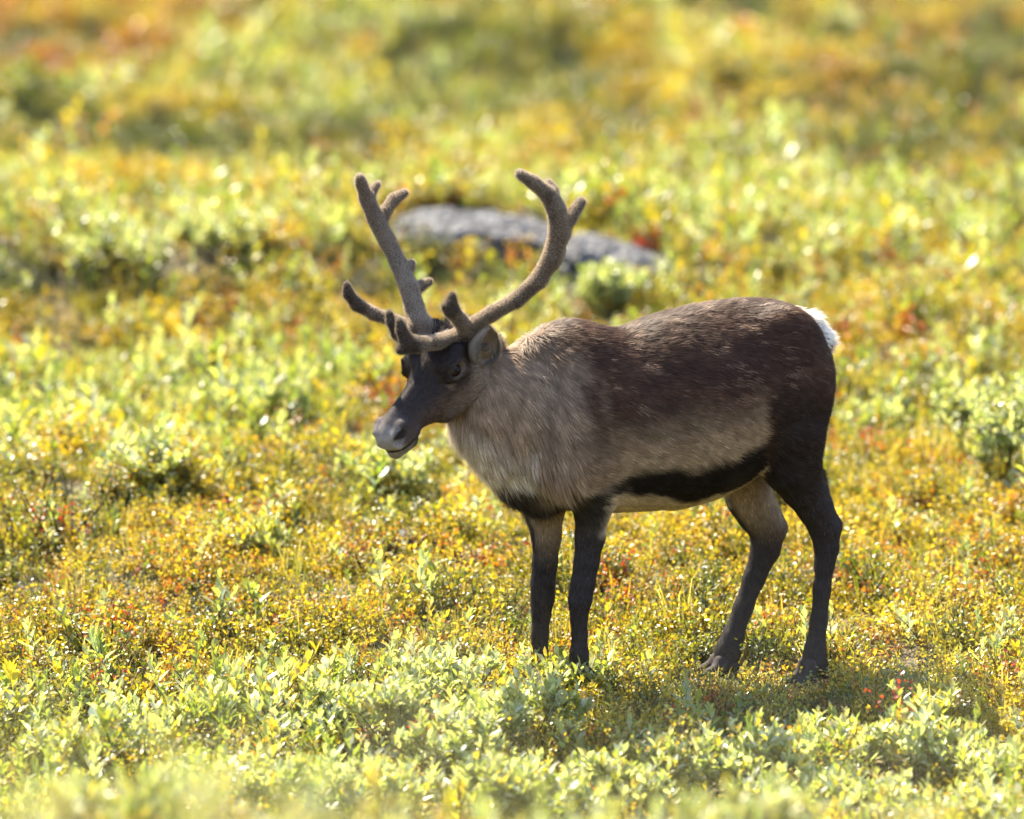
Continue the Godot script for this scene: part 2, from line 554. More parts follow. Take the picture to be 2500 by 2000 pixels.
func make_cover() -> void:
	for h in [[1976, 1668, 0.10], [1758, 1640, -0.10]]:
		var o := bl(h[0], h[1], h[2])
		hooves.append(STAND + Vector3(o.x * ca + o.z * sa, 0, -o.x * sa + o.z * ca))
	var shapes := {}
	for i in 5:
		shapes["willow%d" % i] = soup_mesh(willow_sprig(rng.randf_range(0.09, 0.15), 13, 0.040)[0])
		shapes["berry%d" % i] = soup_mesh(berry_clump(0.06, 0.08, 72, 0.0175 if i < 3 else 0.0135, 0.58))
		shapes["birch%d" % i] = soup_mesh(birch_clump(0.05, 0.13, 84, 0.011))
		shapes["grass%d" % i] = soup_mesh(grass_tuft(14, 0.115, 0.035))
		shapes["heath%d" % i] = soup_mesh(heath_clump(26, 0.065, 0.05))
	# bands of depth: z from, z to, half width at from and to, plants per square metre, size
	var bands := [[2.6, -2.5, 2.2, 2.3, 470.0, 1.0], [-2.5, -7.0, 2.3, 2.9, 400.0, 1.05], [-7.0, -12.0, 2.7, 3.3, 300.0, 1.15], [-12.0, -20.0, 3.2, 4.2, 150.0, 1.45], [-20.0, -34.0, 4.2, 5.8, 70.0, 1.9], [-34.0, -60.0, 6.0, 9.0, 14.0, 2.6], [15.0, 2.6, 1.0, 2.2, 130.0, 1.1]]
	for b in bands:
		var area: float = absf(b[0] - b[1]) * (b[2] + b[3])
		var count := int(area * b[4])
		for i in count:
			var t := rng.randf()
			var z: float = lerpf(b[0], b[1], t)
			var half: float = lerpf(b[2], b[3], t)
			var x := rng.randf_range(-half, half)
			var y := height(x, z) - 0.006
			var on_rock := false
			for q in boulders:
				var e := pow((x - q[0]) / q[2], 2.0) + pow((z - q[1]) / q[3], 2.0)
				if e < 1.0 + 0.4 * n_fine.get_noise_2d(x, z):
					on_rock = true
			if on_rock:
				continue
			var w := mix_at(x, z)
			var total := 0.0
			for q in w:
				total += q
			var d := rng.randf() * total
			var k := 0
			while k < 5 and d > w[k]:
				d -= w[k]
				k += 1
			var lush := n_mid.get_noise_2d(x * 1.6 - 70.0, z * 1.2 + 12.0)
			var near := smooth(0.5, 1.0, Vector2(x - 0.3, z - 0.2).length())
			lush *= near
			if lush < -0.28 and rng.randf() < 0.45:
				continue
			var hue := n_big.get_noise_2d(x * 3.0 + 5.0, z * 2.0) + 0.5 * n_mid.get_noise_2d(x * 2.0, z * 1.4 + 50.0)
			var p := Vector3(x, y, z)
			var v := rng.randi() % 5
			var sz: float = b[5] * rng.randf_range(0.7, 1.25) * clampf(1.0 + 0.75 * lush, 0.65, 1.5)
			for hf in hooves:
				if absf(x - hf.x) < 0.10 and z > hf.z - 0.08 and z < hf.z + 0.42:
					sz *= 0.42
			# far off the colours lie in broad drifts
			var rr := rng.randf()
			if z < -9.5:
				rr = clampf(0.5 + 1.5 * n_mid.get_noise_2d(x * 0.42 + 9.0, z * 0.22) + rng.randf_range(-0.16, 0.16), 0.0, 1.0)
			match k:
				0:
					grow("willow", v, p, sz, vary(WILLOW_PALE if rng.randf() < 0.45 else (WILLOW_GOLD if rng.randf() < 0.12 + 0.3 * maxf(hue, 0.0) else WILLOW_GREEN), 0.18))
				1:
					var c := BERRY_GREEN.lerp(BERRY_LIME, rng.randf() if z > -9.5 else 0.3 + 0.3 * rng.randf())
					if rr < 0.48 + 0.7 * hue:
						c = BERRY_GOLD
					if rng.randf() < 0.05:
						c = EMBER
					grow("berry", v, p, sz, vary(c, 0.25))
				2:
					grow("birch", v, p, sz, vary(BIRCH_GREEN if 1.0 - rr < (0.55 if z > -11.0 else 0.72) - 0.6 * hue else BIRCH_GOLD, 0.25))
				3:
					grow("grass", v, p, sz, vary(pick([STRAW, GRASS_GOLD, GRASS_GOLD, GRASS_GREEN]), 0.2))
				4:
					grow("heath", v, p, sz * 1.1, vary(CROW, 0.3))
				5:
					grow("birch" if rng.randf() < 0.6 else "berry", v, p, sz, vary(pick([EMBER, EMBER, EMBER_RED if z > -11.0 else EMBER, BIRCH_GOLD, BIRCH_GOLD]), 0.25))
	var names := {"willow": ["willow_undergrowth", "low pale green willow sprigs growing all over the heath", m_willow], "berry": ["bilberry_cover", "low small-leaved bilberry cover turning yellow across the heath", m_small],
		"birch": ["dwarf_birch_cover", "dwarf birch twigs with round green, gold and red leaves across the heath", m_small], "grass": ["grass", "golden autumn grass tufts scattered through the heath", m_grass], "heath": ["crowberry_cover", "dark green needle-leaved crowberry mats between the other plants", m_small]}
	for key in swarms:
		var kind: String = key.substr(0, key.length() - 1)
		var mm := MultiMesh.new()
		mm.transform_format = MultiMesh.TRANSFORM_3D
		mm.use_colors = true
		mm.mesh = shapes[key]
		var list: Array = swarms[key][0]
		mm.instance_count = list.size()
		for i in list.size():
			mm.set_instance_transform(i, list[i])
			mm.set_instance_color(i, swarms[key][1][i])
		var o := MultiMeshInstance3D.new()
		o.name = names[kind][0]
		o.multimesh = mm
		o.material_override = names[kind][2]
		add_child(o, true)
		tag(o, names[kind][1], "ground cover", "cover of the heath", "stuff")

# ------------------------------------------------------------------ shrubs that stand out
func stem_mesh(pts: Array, r0: float, r1: float, col: Color) -> ArrayMesh:
	var v := PackedVector3Array()
	var c := PackedColorArray()
	var n := PackedVector3Array()
	var idx := PackedInt32Array()
	var last := pts.size() - 1
	for i in pts.size():
		var d: Vector3 = (pts[mini(i + 1, last)] - pts[maxi(i - 1, 0)]).normalized()
		var u := side_of(d)
		var w := d.cross(u)
		var r := lerpf(r0, r1, float(i) / last)
		for k in 6:
			var a := TAU * k / 6.0
			var e := u * cos(a) + w * sin(a)
			v.append(pts[i] + e * r)
			n.append(e)
			c.append(shade_of(col, 0.25))
	for i in last:
		for k in 6:
			var q := i * 6 + k
			var q2 := i * 6 + (k + 1) % 6
			idx.append_array(PackedInt32Array([q, q2, q + 6, q2, q2 + 6, q + 6]))
	return commit(v, c, idx, n)

var leaf_meshes := []
func make_leaf_meshes() -> void:
	for i in 8:
		var s := Soup.new()
		leaf(s, Vector3.ZERO, Vector3(0, 1, 0), Vector3(0, 0, 1), 1.0, rng.randf_range(0.36, 0.46), Color(1, 1, 1), rng.randf_range(0.06, 0.3), rng.randf_range(-0.1, 0.28))
		leaf_meshes.append(soup_mesh(s))

var leaf_mats := []
func make_leaf_mats() -> void:
	for c in [WILLOW_GREEN, WILLOW_PALE, WILLOW_PALE, WILLOW_GOLD, Color(0.20, 0.26, 0.07), Color(0.24, 0.26, 0.12)]:
		var m: StandardMaterial3D = m_willow.duplicate()
		m.vertex_color_use_as_albedo = false
		m.albedo_color = Color(c.r, c.g, c.b).linear_to_srgb()
		leaf_mats.append(m)

# a willow shrub: branching stems, the leaves of its tops one by one, the rest of its foliage joined
func willow_shrub(at_: Vector3, wide: float, tall: float, singles: int, label: String, gold := 0.1, dense := 1.0) -> void:
	var root := base("willow_shrub", at_)
	tag(root, label, "shrub", "willow shrubs on the heath")
	var fol := Soup.new()
	var count := int(clampf(wide * 42.0, 5.0, 13.0))
	var tops := []
	for i in count:
		var a := rng.randf() * TAU
		var r := wide * 0.5 * sqrt(rng.randf())
		var foot := Vector3(cos(a) * r * 0.45, 0, sin(a) * r * 0.45)
		foot.y = height(at_.x + foot.x, at_.z + foot.z) - at_.y - 0.01
		var head := Vector3(cos(a) * r, 0, sin(a) * r)
		head.y = tall * (1.0 - 0.35 * pow(r / (wide * 0.5), 2.0)) * rng.randf_range(0.75, 1.05)
		var pts := []
		var wig := Vector3(rng.randf_range(-0.02, 0.02), 0, rng.randf_range(-0.02, 0.02))
		for k in 6:
			var t := k / 5.0
			var p := foot.lerp(head, t)
			p.x = lerpf(foot.x, head.x, pow(t, 1.4))
			p.z = lerpf(foot.z, head.z, pow(t, 1.4))
			pts.append(p + wig * sin(t * 5.0 + i))
		put("stem", stem_mesh(pts, 0.0038, 0.0014, Color(0.070, 0.050, 0.040)), m_bark, root)
		tops.append([pts[3], pts[5]])
		for j in 4:
			var b0: Vector3 = pts[2 + rng.randi() % 3]
			var b1 := b0 + Vector3(rng.randf_range(-0.07, 0.07), rng.randf_range(0.03, 0.09), rng.randf_range(-0.07, 0.07))
			twig(fol, b0, b1, 0.0016, 0.0008, Color(0.08, 0.055, 0.04))
			tops.append([b0, b1])
	var every := maxi(1, int(tops.size() * 14.0 * dense / maxf(singles, 1)))
	var made := 0
	var tick := 0
	for tp in tops:
		var num := int(rng.randi_range(9, 13) * dense)
		for i in num:
			var t := 0.1 + 0.9 * float(i) / num
			var a := i * 2.4 + rng.randf_range(-0.5, 0.5)
			var up := lerpf(0.25, 1.2, t) + rng.randf_range(-0.35, 0.3)
			var d := Vector3(cos(a) * cos(up), sin(up), sin(a) * cos(up))
			var p: Vector3 = (tp[0] as Vector3).lerp(tp[1], t)
			var long := rng.randf_range(0.034, 0.055) * lerpf(1.0, 0.72, t)
			var face := Vector3(rng.randf_range(-0.35, 0.35), 1, rng.randf_range(-0.35, 0.35))
			tick += 1
			if made < singles and tick % every == 0:
				var o := put("leaf", leaf_meshes[rng.randi() % leaf_meshes.size()], leaf_mats[3] if rng.randf() < gold else leaf_mats[rng.randi() % leaf_mats.size()], root)
				var side := d.cross(face).normalized()
				var nr := side.cross(d).normalized()
				o.transform = Transform3D(Basis(side, d, nr).scaled_local(Vector3.ONE * long * 1.1), p + d * 0.003)
				made += 1
			else:
				var c := WILLOW_GREEN if rng.randf() < 0.45 else WILLOW_PALE
				if rng.randf() < gold:
					c = WILLOW_GOLD
				leaf(fol, p + d * 0.003, d, face, long, long * rng.randf_range(0.34, 0.46), vary(c, 0.22), rng.randf_range(0.06, 0.3), rng.randf_range(-0.1, 0.28))
	var f := put("foliage", soup_mesh(fol), m_willow, root)
	tag(f, "", "", "", "stuff")

# a stiff upright twig bush with few leaves, dark wood and pale fluffy catkins
func bare_shrub(at_: Vector3, wide: float, tall: float, label: String, catkins: int) -> void:
	var root := base("twiggy_shrub", at_)
	tag(root, label, "shrub", "twiggy shrubs")
	var fol := Soup.new()
	for i in 9:
		var a := rng.randf() * TAU
		var pts := [Vector3(cos(a) * 0.02, -0.01, sin(a) * 0.02)]
		var d := Vector3(cos(a) * wide / tall * 0.6, 1, sin(a) * wide / tall * 0.6).normalized()
		for k in 5:
			pts.append(pts[-1] + d * tall / 5.0 * rng.randf_range(0.8, 1.1))
			d = (d + Vector3(rng.randf_range(-0.3, 0.3), rng.randf_range(-0.05, 0.2), rng.randf_range(-0.3, 0.3))).normalized()
		put("stem", stem_mesh(pts, 0.0042, 0.0014, Color(0.075, 0.055, 0.048)), m_bark, root)
		for j in 7:
			var b0: Vector3 = pts[2 + rng.randi() % 4]
			var b1 := b0 + rdir(0.0, 1.1) * rng.randf_range(0.03, 0.07)
			twig(fol, b0, b1, 0.0014, 0.0007, Color(0.09, 0.06, 0.05))
			for q in 5:
				leaflet(fol, b0.lerp(b1, rng.randf_range(0.2, 1.0)), rdir(-0.3, 1.2), rdir(0.4, 1.5), rng.randf_range(0.010, 0.016), 0.011, vary(pick([BIRCH_GREEN, BIRCH_GOLD, WILLOW_GREEN]), 0.25))
		if i < catkins:
			var ck := Soup.new()
			var tip: Vector3 = pts[5]
			for q in 150:
				var t := rng.randf()
				var e := rdir(-0.6, 1.3)
				var o := tip + Vector3(0, 0.045 * t - 0.01, 0)
				blade(ck, o, e, rng.randf_range(0.006, 0.013), 0.0011, vary(Color(0.52, 0.44, 0.26), 0.2))
			put("catkin", soup_mesh(ck), m_grass, root)
	var f := put("foliage", soup_mesh(fol), m_small, root)
	tag(f, "", "", "", "stuff")

func tall_grass(at_: Vector3, tall: float, label: String) -> void:
	var root := base("tall_grass", at_)
	tag(root, label, "grass", "tall grass on the bank")
	var s := Soup.new()
	for i in 16:
		var a := rng.randf() * TAU
		blade(s, Vector3(rng.randf_range(-0.08, 0.08), -0.01, rng.randf_range(-0.06, 0.06)), Vector3(cos(a) * 0.25, 0, sin(a) * 0.25), tall * rng.randf_range(0.8, 1.08), 0.003, vary(Color(0.60, 0.58, 0.52), 0.15))
	put("foliage", soup_mesh(s), m_grass, root)

func seed_stalk(at_: Vector3, tall: float, col: Color, label: String) -> void:
	var root := base("seed_stalk", at_)
	tag(root, label, "grass stalk", "dry seed stalks")
	var pts := []
	var lean := Vector3(rng.randf_range(-0.1, 0.1), 0, rng.randf_range(-0.06, 0.06))
	for k in 6:
		pts.append(Vector3(0, tall * k / 5.0 - 0.01, 0) + lean * tall * pow(k / 5.0, 2.0))
	put("stem", stem_mesh(pts, 0.0016, 0.0009, col), m_bark, root)
	var s := Soup.new()
	for q in 90:
		var t := rng.randf_range(0.55, 1.02)
		var o: Vector3 = (pts[3] as Vector3).lerp(pts[5], (t - 0.55) / 0.45)
		leaflet(s, o, rdir(0.2, 1.3), rdir(0.2, 1.4), 0.007, 0.003, vary(col * 2.2, 0.3))
	put("seed_head", soup_mesh(s), m_grass, root)

func make_shrubs() -> void:
	make_leaf_meshes()
	make_leaf_mats()
	# how the kinds of plants lie over the heath: willow, bilberry, birch, grass, crowberry, ember
	for p in [
		[1250, 1040, 1300, 700, [0.16, 1.10, 0.28, 0.30, 0.12, 0.09]],
		[360, 40, 460, 60, [0.00, 0.10, 0.30, 0.10, 0.05, 2.6]], [20, 240, 90, 50, [0.00, 0.20, 0.20, 0.00, 0.00, 2.00]], [1100, 60, 400, 60, [0.10, 0.50, 0.50, 0.15, 0.40, 0.80]],
		[2330, 170, 190, 90, [0.00, 0.30, 0.60, 0.05, 1.60, 0.50]], [700, 260, 420, 110, [1.20, 0.50, 0.10, 0.25, 0.00, 0.00]], [1720, 210, 190, 60, [1.00, 0.60, 0.00, 0.25, 0.00, 0.00]],
		[150, 330, 150, 50, [0.30, 0.80, 0.60, 0.00, 0.80, 0.00]], [800, 400, 250, 40, [0.10, 0.40, 0.50, 0.10, 1.20, 0.20]], [1550, 400, 900, 60, [0.50, 0.80, 0.30, 0.25, 0.20, 0.15]],
		[1950, 540, 600, 70, [0.90, 0.80, 0.10, 0.30, 0.00, 0.05]], [400, 600, 420, 90, [0.70, 0.90, 0.40, 0.05, 0.50, 0.10]], [850, 650, 250, 90, [0.20, 1.10, 0.40, 0.20, 0.30, 0.30]],
		[1500, 720, 260, 50, [0.60, 0.80, 0.50, 0.00, 0.90, 0.00]], [450, 840, 560, 70, [0.05, 0.90, 0.30, 0.35, 0.50, 0.28]], [400, 1050, 560, 110, [1.20, 0.70, 0.10, 0.20, 0.10, 0.05]],
		[1000, 1040, 160, 60, [0.10, 0.50, 0.30, 0.25, 0.00, 0.90]], [500, 1330, 600, 110, [0.16, 1.10, 0.25, 0.45, 0.08, 0.14]], [300, 1540, 420, 100, [0.05, 0.90, 0.70, 0.20, 0.15, 0.45]],
		[2180, 880, 170, 80, [0.10, 0.60, 0.20, 0.40, 0.00, 0.70]], [2400, 1050, 190, 120, [1.10, 0.60, 0.30, 0.15, 0.30, 0.00]], [2200, 1180, 170, 100, [0.00, 0.50, 0.10, 0.80, 0.00, 0.15]],
		[1700, 1430, 560, 150, [0.02, 1.00, 0.45, 0.40, 0.10, 0.20]], [1950, 1740, 420, 60, [0.00, 0.80, 0.80, 0.20, 0.60, 0.25]], [2350, 1450, 220, 160, [0.05, 1.00, 0.40, 0.35, 0.10, 0.25]],
		[850, 365, 130, 40, [0.0, 0.3, 0.5, 0.1, 2.0, 0.2]], [1500, 330, 130, 45, [0.0, 0.5, 0.7, 0.1, 1.6, 0.1]], [2150, 330, 180, 40, [0.0, 0.5, 0.7, 0.1, 1.4, 0.5]], [1850, 120, 200, 50, [0.0, 0.5, 0.7, 0.1, 1.4, 0.3]], [250, 140, 260, 40, [0.0, 0.5, 0.7, 0.3, 1.2, 0.5]], [420, 420, 200, 35, [0.0, 0.6, 0.7, 0.1, 1.2, 0.1]],
		[300, 680, 420, 60, [0.5, 0.4, 0.9, 0.0, 1.3, 0.0]], [880, 680, 300, 55, [0.2, 0.5, 0.9, 0.0, 1.1, 0.15]], [1500, 725, 260, 55, [0.3, 0.4, 0.9, 0.0, 1.5, 0.0]], [650, 580, 300, 40, [0.5, 0.9, 0.3, 0.1, 0.1, 0.05]],
		[2250, 230, 300, 120, [0.0, 0.4, 0.9, 0.1, 1.5, 0.4]], [250, 100, 420, 60, [0.0, 0.2, 0.6, 0.3, 0.3, 0.9]],
		[900, 1860, 420, 170, [0.75, 0.50, 0.30, 0.05, 0.55, 0.05]], [250, 1965, 360, 100, [0.75, 0.50, 0.30, 0.05, 0.55, 0.05]], [1950, 1965, 700, 80, [0.8, 0.50, 0.30, 0.05, 0.45, 0.05]],
	]:
		add_patch(p[0], p[1], p[2], p[3], p[4])
	# willow shrubs: ground place, width, height, single leaves, gold share
	var list := [
		[1110, 1775, 0.36, 0.20, 70, 0.08, "broad pale willow shrub hiding the reindeer's forehooves"],
		[960, 1830, 0.34, 0.20, 60, 0.08, "pale willow shrub just left of the one before the forehooves"],
		[1300, 1850, 0.34, 0.19, 60, 0.06, "leafy willow shrub below the forelegs with dark twigs inside"],
		[1120, 1920, 0.34, 0.20, 60, 0.05, "grey-green willow shrub over a dark hollow, at bottom centre"],
		[760, 1850, 0.34, 0.17, 60, 0.06, "silvery willow shrub between the birch patch and bottom edge"],
		[560, 1800, 0.32, 0.15, 50, 0.08, "low silvery willow shrub in front of the red birch patch"],
		[380, 1850, 0.32, 0.16, 50, 0.10, "silvery willow shrub with yellowing tips at lower left"],
		[180, 1920, 0.34, 0.17, 60, 0.22, "yellowing willow shrub in the lower left corner"],
		[1660, 1945, 0.30, 0.24, 60, 0.05, "tallest willow shrub with upright dark stems in front of the shadow"],
		[1840, 1915, 0.32, 0.19, 60, 0.12, "bright yellow-green willow shrub at the edge of the shadow"],
		[2020, 1885, 0.32, 0.17, 50, 0.18, "yellow-tipped willow shrub just below the hind hoof's shadow"],
		[2200, 1900, 0.34, 0.18, 60, 0.12, "willow shrub with long pale leaves right of the shadow's end"],
		[2400, 1930, 0.34, 0.18, 60, 0.10, "willow shrub in the lower right corner"],
		[1490, 1980, 0.30, 0.19, 50, 0.08, "willow shrub at the bottom edge, left of the tallest one"],
		[1980, 2010, 0.32, 0.17, 40, 0.08, "willow shrub at the bottom edge below the shadow's end"],
		[640, 1990, 0.34, 0.18, 40, 0.10, "willow shrub at the bottom edge, left of centre"],
		[2260, 1770, 0.16, 0.11, 24, 0.5, "small golden willow sprig in the shadow behind the hind hoof"],
		[640, 1400, 0.24, 0.14, 30, 0.25, "willow sprig with yellow tips left of the flat grey stone"],
		[960, 1210, 0.34, 0.13, 30, 0.06, "low willow shrub beneath the reindeer's chin"],
		[340, 1200, 0.34, 0.15, 30, 0.04, "white-glinting willow shrub at middle left"],
		[2450, 1200, 0.34, 0.34, 40, 0.03, "dark green upright willow shrub at the right edge"],
		[2360, 1100, 0.26, 0.18, 30, 0.03, "low willow shrub beside the dark one at the right edge"],
		[2130, 1090, 0.24, 0.10, 20, 0.04, "low willow sprigs right behind the reindeer's thigh"],
		[300, 690, 0.5, 0.20, 30, 0.05, "willow shrub on the hummock left of the antlers"],
		[560, 640, 0.5, 0.18, 30, 0.05, "willow shrub on the hummock close to the far antler"],
		[1480, 770, 0.4, 0.16, 30, 0.03, "dark green willow shrub under the tilted rock"],
	]
	for i in 12:
		list.append([120.0 + i * 205.0 + rng.randf_range(-50, 50), 2040.0 + rng.randf_range(-30, 40), 0.34, rng.randf_range(0.16, 0.2), 0, 0.1, "willow shrub cut by the bottom edge of the picture, %s from the left" % ["first", "second", "third", "fourth", "fifth", "sixth", "seventh", "eighth", "ninth", "tenth", "eleventh", "last"][i]])
	for a in list:
		willow_shrub(ray_ground(a[0], a[1] + (25.0 if a[0] > 1450 and a[1] > 1700 else 0.0)), a[2], a[3] * (0.85 if a[1] > 1700 and (a[0] > 1450 or a[0] < 650) else 1.15), a[4], a[6], a[5])
	# tall shoots and grasses on the bank close to the viewer
	for a in [[-0.36, 9.2, 0.46, "blurred tall willow shoots rising from the bottom edge left of centre"], [-0.47, 9.8, 0.44, "blurred willow shoots at the bottom edge, left of the tallest blurred ones"], [-0.80, 9.0, 0.42, "blurred yellowish willow shoots in the bottom left corner"], [0.10, 10.2, 0.36, "faint blurred willow shoots at the bottom edge right of centre"], [0.62, 9.4, 0.36, "blurred pale willow shoots near the bottom right corner"]]:
		willow_shrub(Vector3(a[0], height(a[0], a[1]), a[1]), 0.16, a[2], 0, a[3], 0.2, 0.5)
	var reeds := [[-0.46, 15.0, 0.62, "at the far left"], [0.44, 14.9, 0.64, "at the far right"], [-0.30, 15.2, 0.68, "left of centre"], [-0.12, 14.8, 0.71, "just left of centre"], [0.05, 15.3, 0.72, "at the centre"], [0.17, 14.9, 0.71, "just right of centre"], [0.30, 15.2, 0.69, "towards the right"]]
	for a in reeds:
		tall_grass(Vector3(a[0], height(a[0], a[1]), a[1]), a[2], "tall pale grass close to the viewer, a soft veil over the bottom edge " + a[3])
	for a in [[1306, 1700, 0.10, 0.10, "small willow sprig right before the far forehoof"], [1345, 1712, 0.10, 0.09, "small willow sprig between the two forehooves"], [1408, 1722, 0.12, 0.09, "small willow sprig right before the near forehoof"], [1455, 1712, 0.09, 0.07, "tiny willow sprig just behind the near forehoof"]]:
		willow_shrub(ray_ground(a[0], a[1]), a[2], a[3], 10, a[4], 0.2, 0.7)
	bare_shrub(ray_ground(150, 1340), 0.3, 0.30, "twiggy shrub with pale fluffy catkins at the left edge", 5)
	bare_shrub(ray_ground(50, 1380), 0.3, 0.26, "dark bare-twigged shrub beside the one with catkins", 1)
	bare_shrub(ray_ground(240, 1640), 0.22, 0.2, "bare-twigged shrub above the red birch patch at lower left", 0)
	bare_shrub(ray_ground(280, 1290), 0.06, 0.2, "narrow upright twig with a dry brown top at middle left", 2)
	bare_shrub(ray_ground(330, 1960), 0.2, 0.2, "dark-stemmed shrub among the silvery willows at lower left", 0)
	bare_shrub(ray_ground(1180, 1900), 0.26, 0.2, "dark bare twigs in the hollow between the willows at bottom centre", 0)
	bare_shrub(ray_ground(1640, 1960), 0.14, 0.26, "upright dark stems inside the tallest willow before the shadow", 0)
	bare_shrub(ray_ground(500, 1960), 0.22, 0.22, "dark twigs sticking out of the willows left of the blurred shoots", 0)
	bare_shrub(ray_ground(1440, 1900), 0.2, 0.18, "dark twigs at the left end of the reindeer's shadow", 0)
	bare_shrub(ray_ground(1990, 1960), 0.2, 0.2, "dark forked twigs in the willows below the hind legs", 0)
	bare_shrub(ray_ground(900, 1420), 0.2, 0.15, "low dark twigs beside the flat grey stone", 0)
	seed_stalk(ray_ground(2085, 1770), 0.17, Color(0.30, 0.17, 0.07), "straight golden seed stalk right of the hind hoof")
	seed_stalk(ray_ground(2130, 1790), 0.14, Color(0.24, 0.14, 0.08), "brown seed stalk in the shadow behind the hind hoof")
	seed_stalk(ray_ground(1970, 1900), 0.15, Color(0.30, 0.15, 0.08), "reddish seed stalk below the reindeer's hind hoof")
	seed_stalk(ray_ground(2340, 1790), 0.13, Color(0.28, 0.16, 0.07), "short brown seed stalk at the shadow's right end")
	seed_stalk(ray_ground(1855, 1870), 0.13, Color(0.30, 0.13, 0.07), "reddish seed stalk in the middle of the shadow")
# ------------------------------------------------------------------ places in the reindeer's own axes
func at(px: float, py: float, z: float) -> Vector3:
	var x := (px - 1250.0) / PX
	var y := (1000.0 - py) / PX
	var k := 1.0
	var t := 0.0
	for i in 4:
		t = (z + y * k * sp) / cp
		k = (DIST - t) / DIST
	return AIM + Vector3(x * k, y * k * cp + t * sp, z)

func to_own(w: Vector3) -> Vector3:
	var d := w - STAND
	return Vector3(d.x * ca - d.z * sa, d.y, d.x * sa + d.z * ca)

# a joint at lateral distance s from the reindeer's mid plane (positive on its left)
func bl(px: float, py: float, s: float) -> Vector3:
	var z := 0.0
	var w := Vector3.ZERO
	for i in 5:
		w = at(px, py, z)
		z = STAND.z + (s - (w.x - STAND.x) * sa) / ca
	return to_own(at(px, py, z))

func al(px: float, py: float, z: float) -> Vector3:
	return to_own(at(px, py, z))

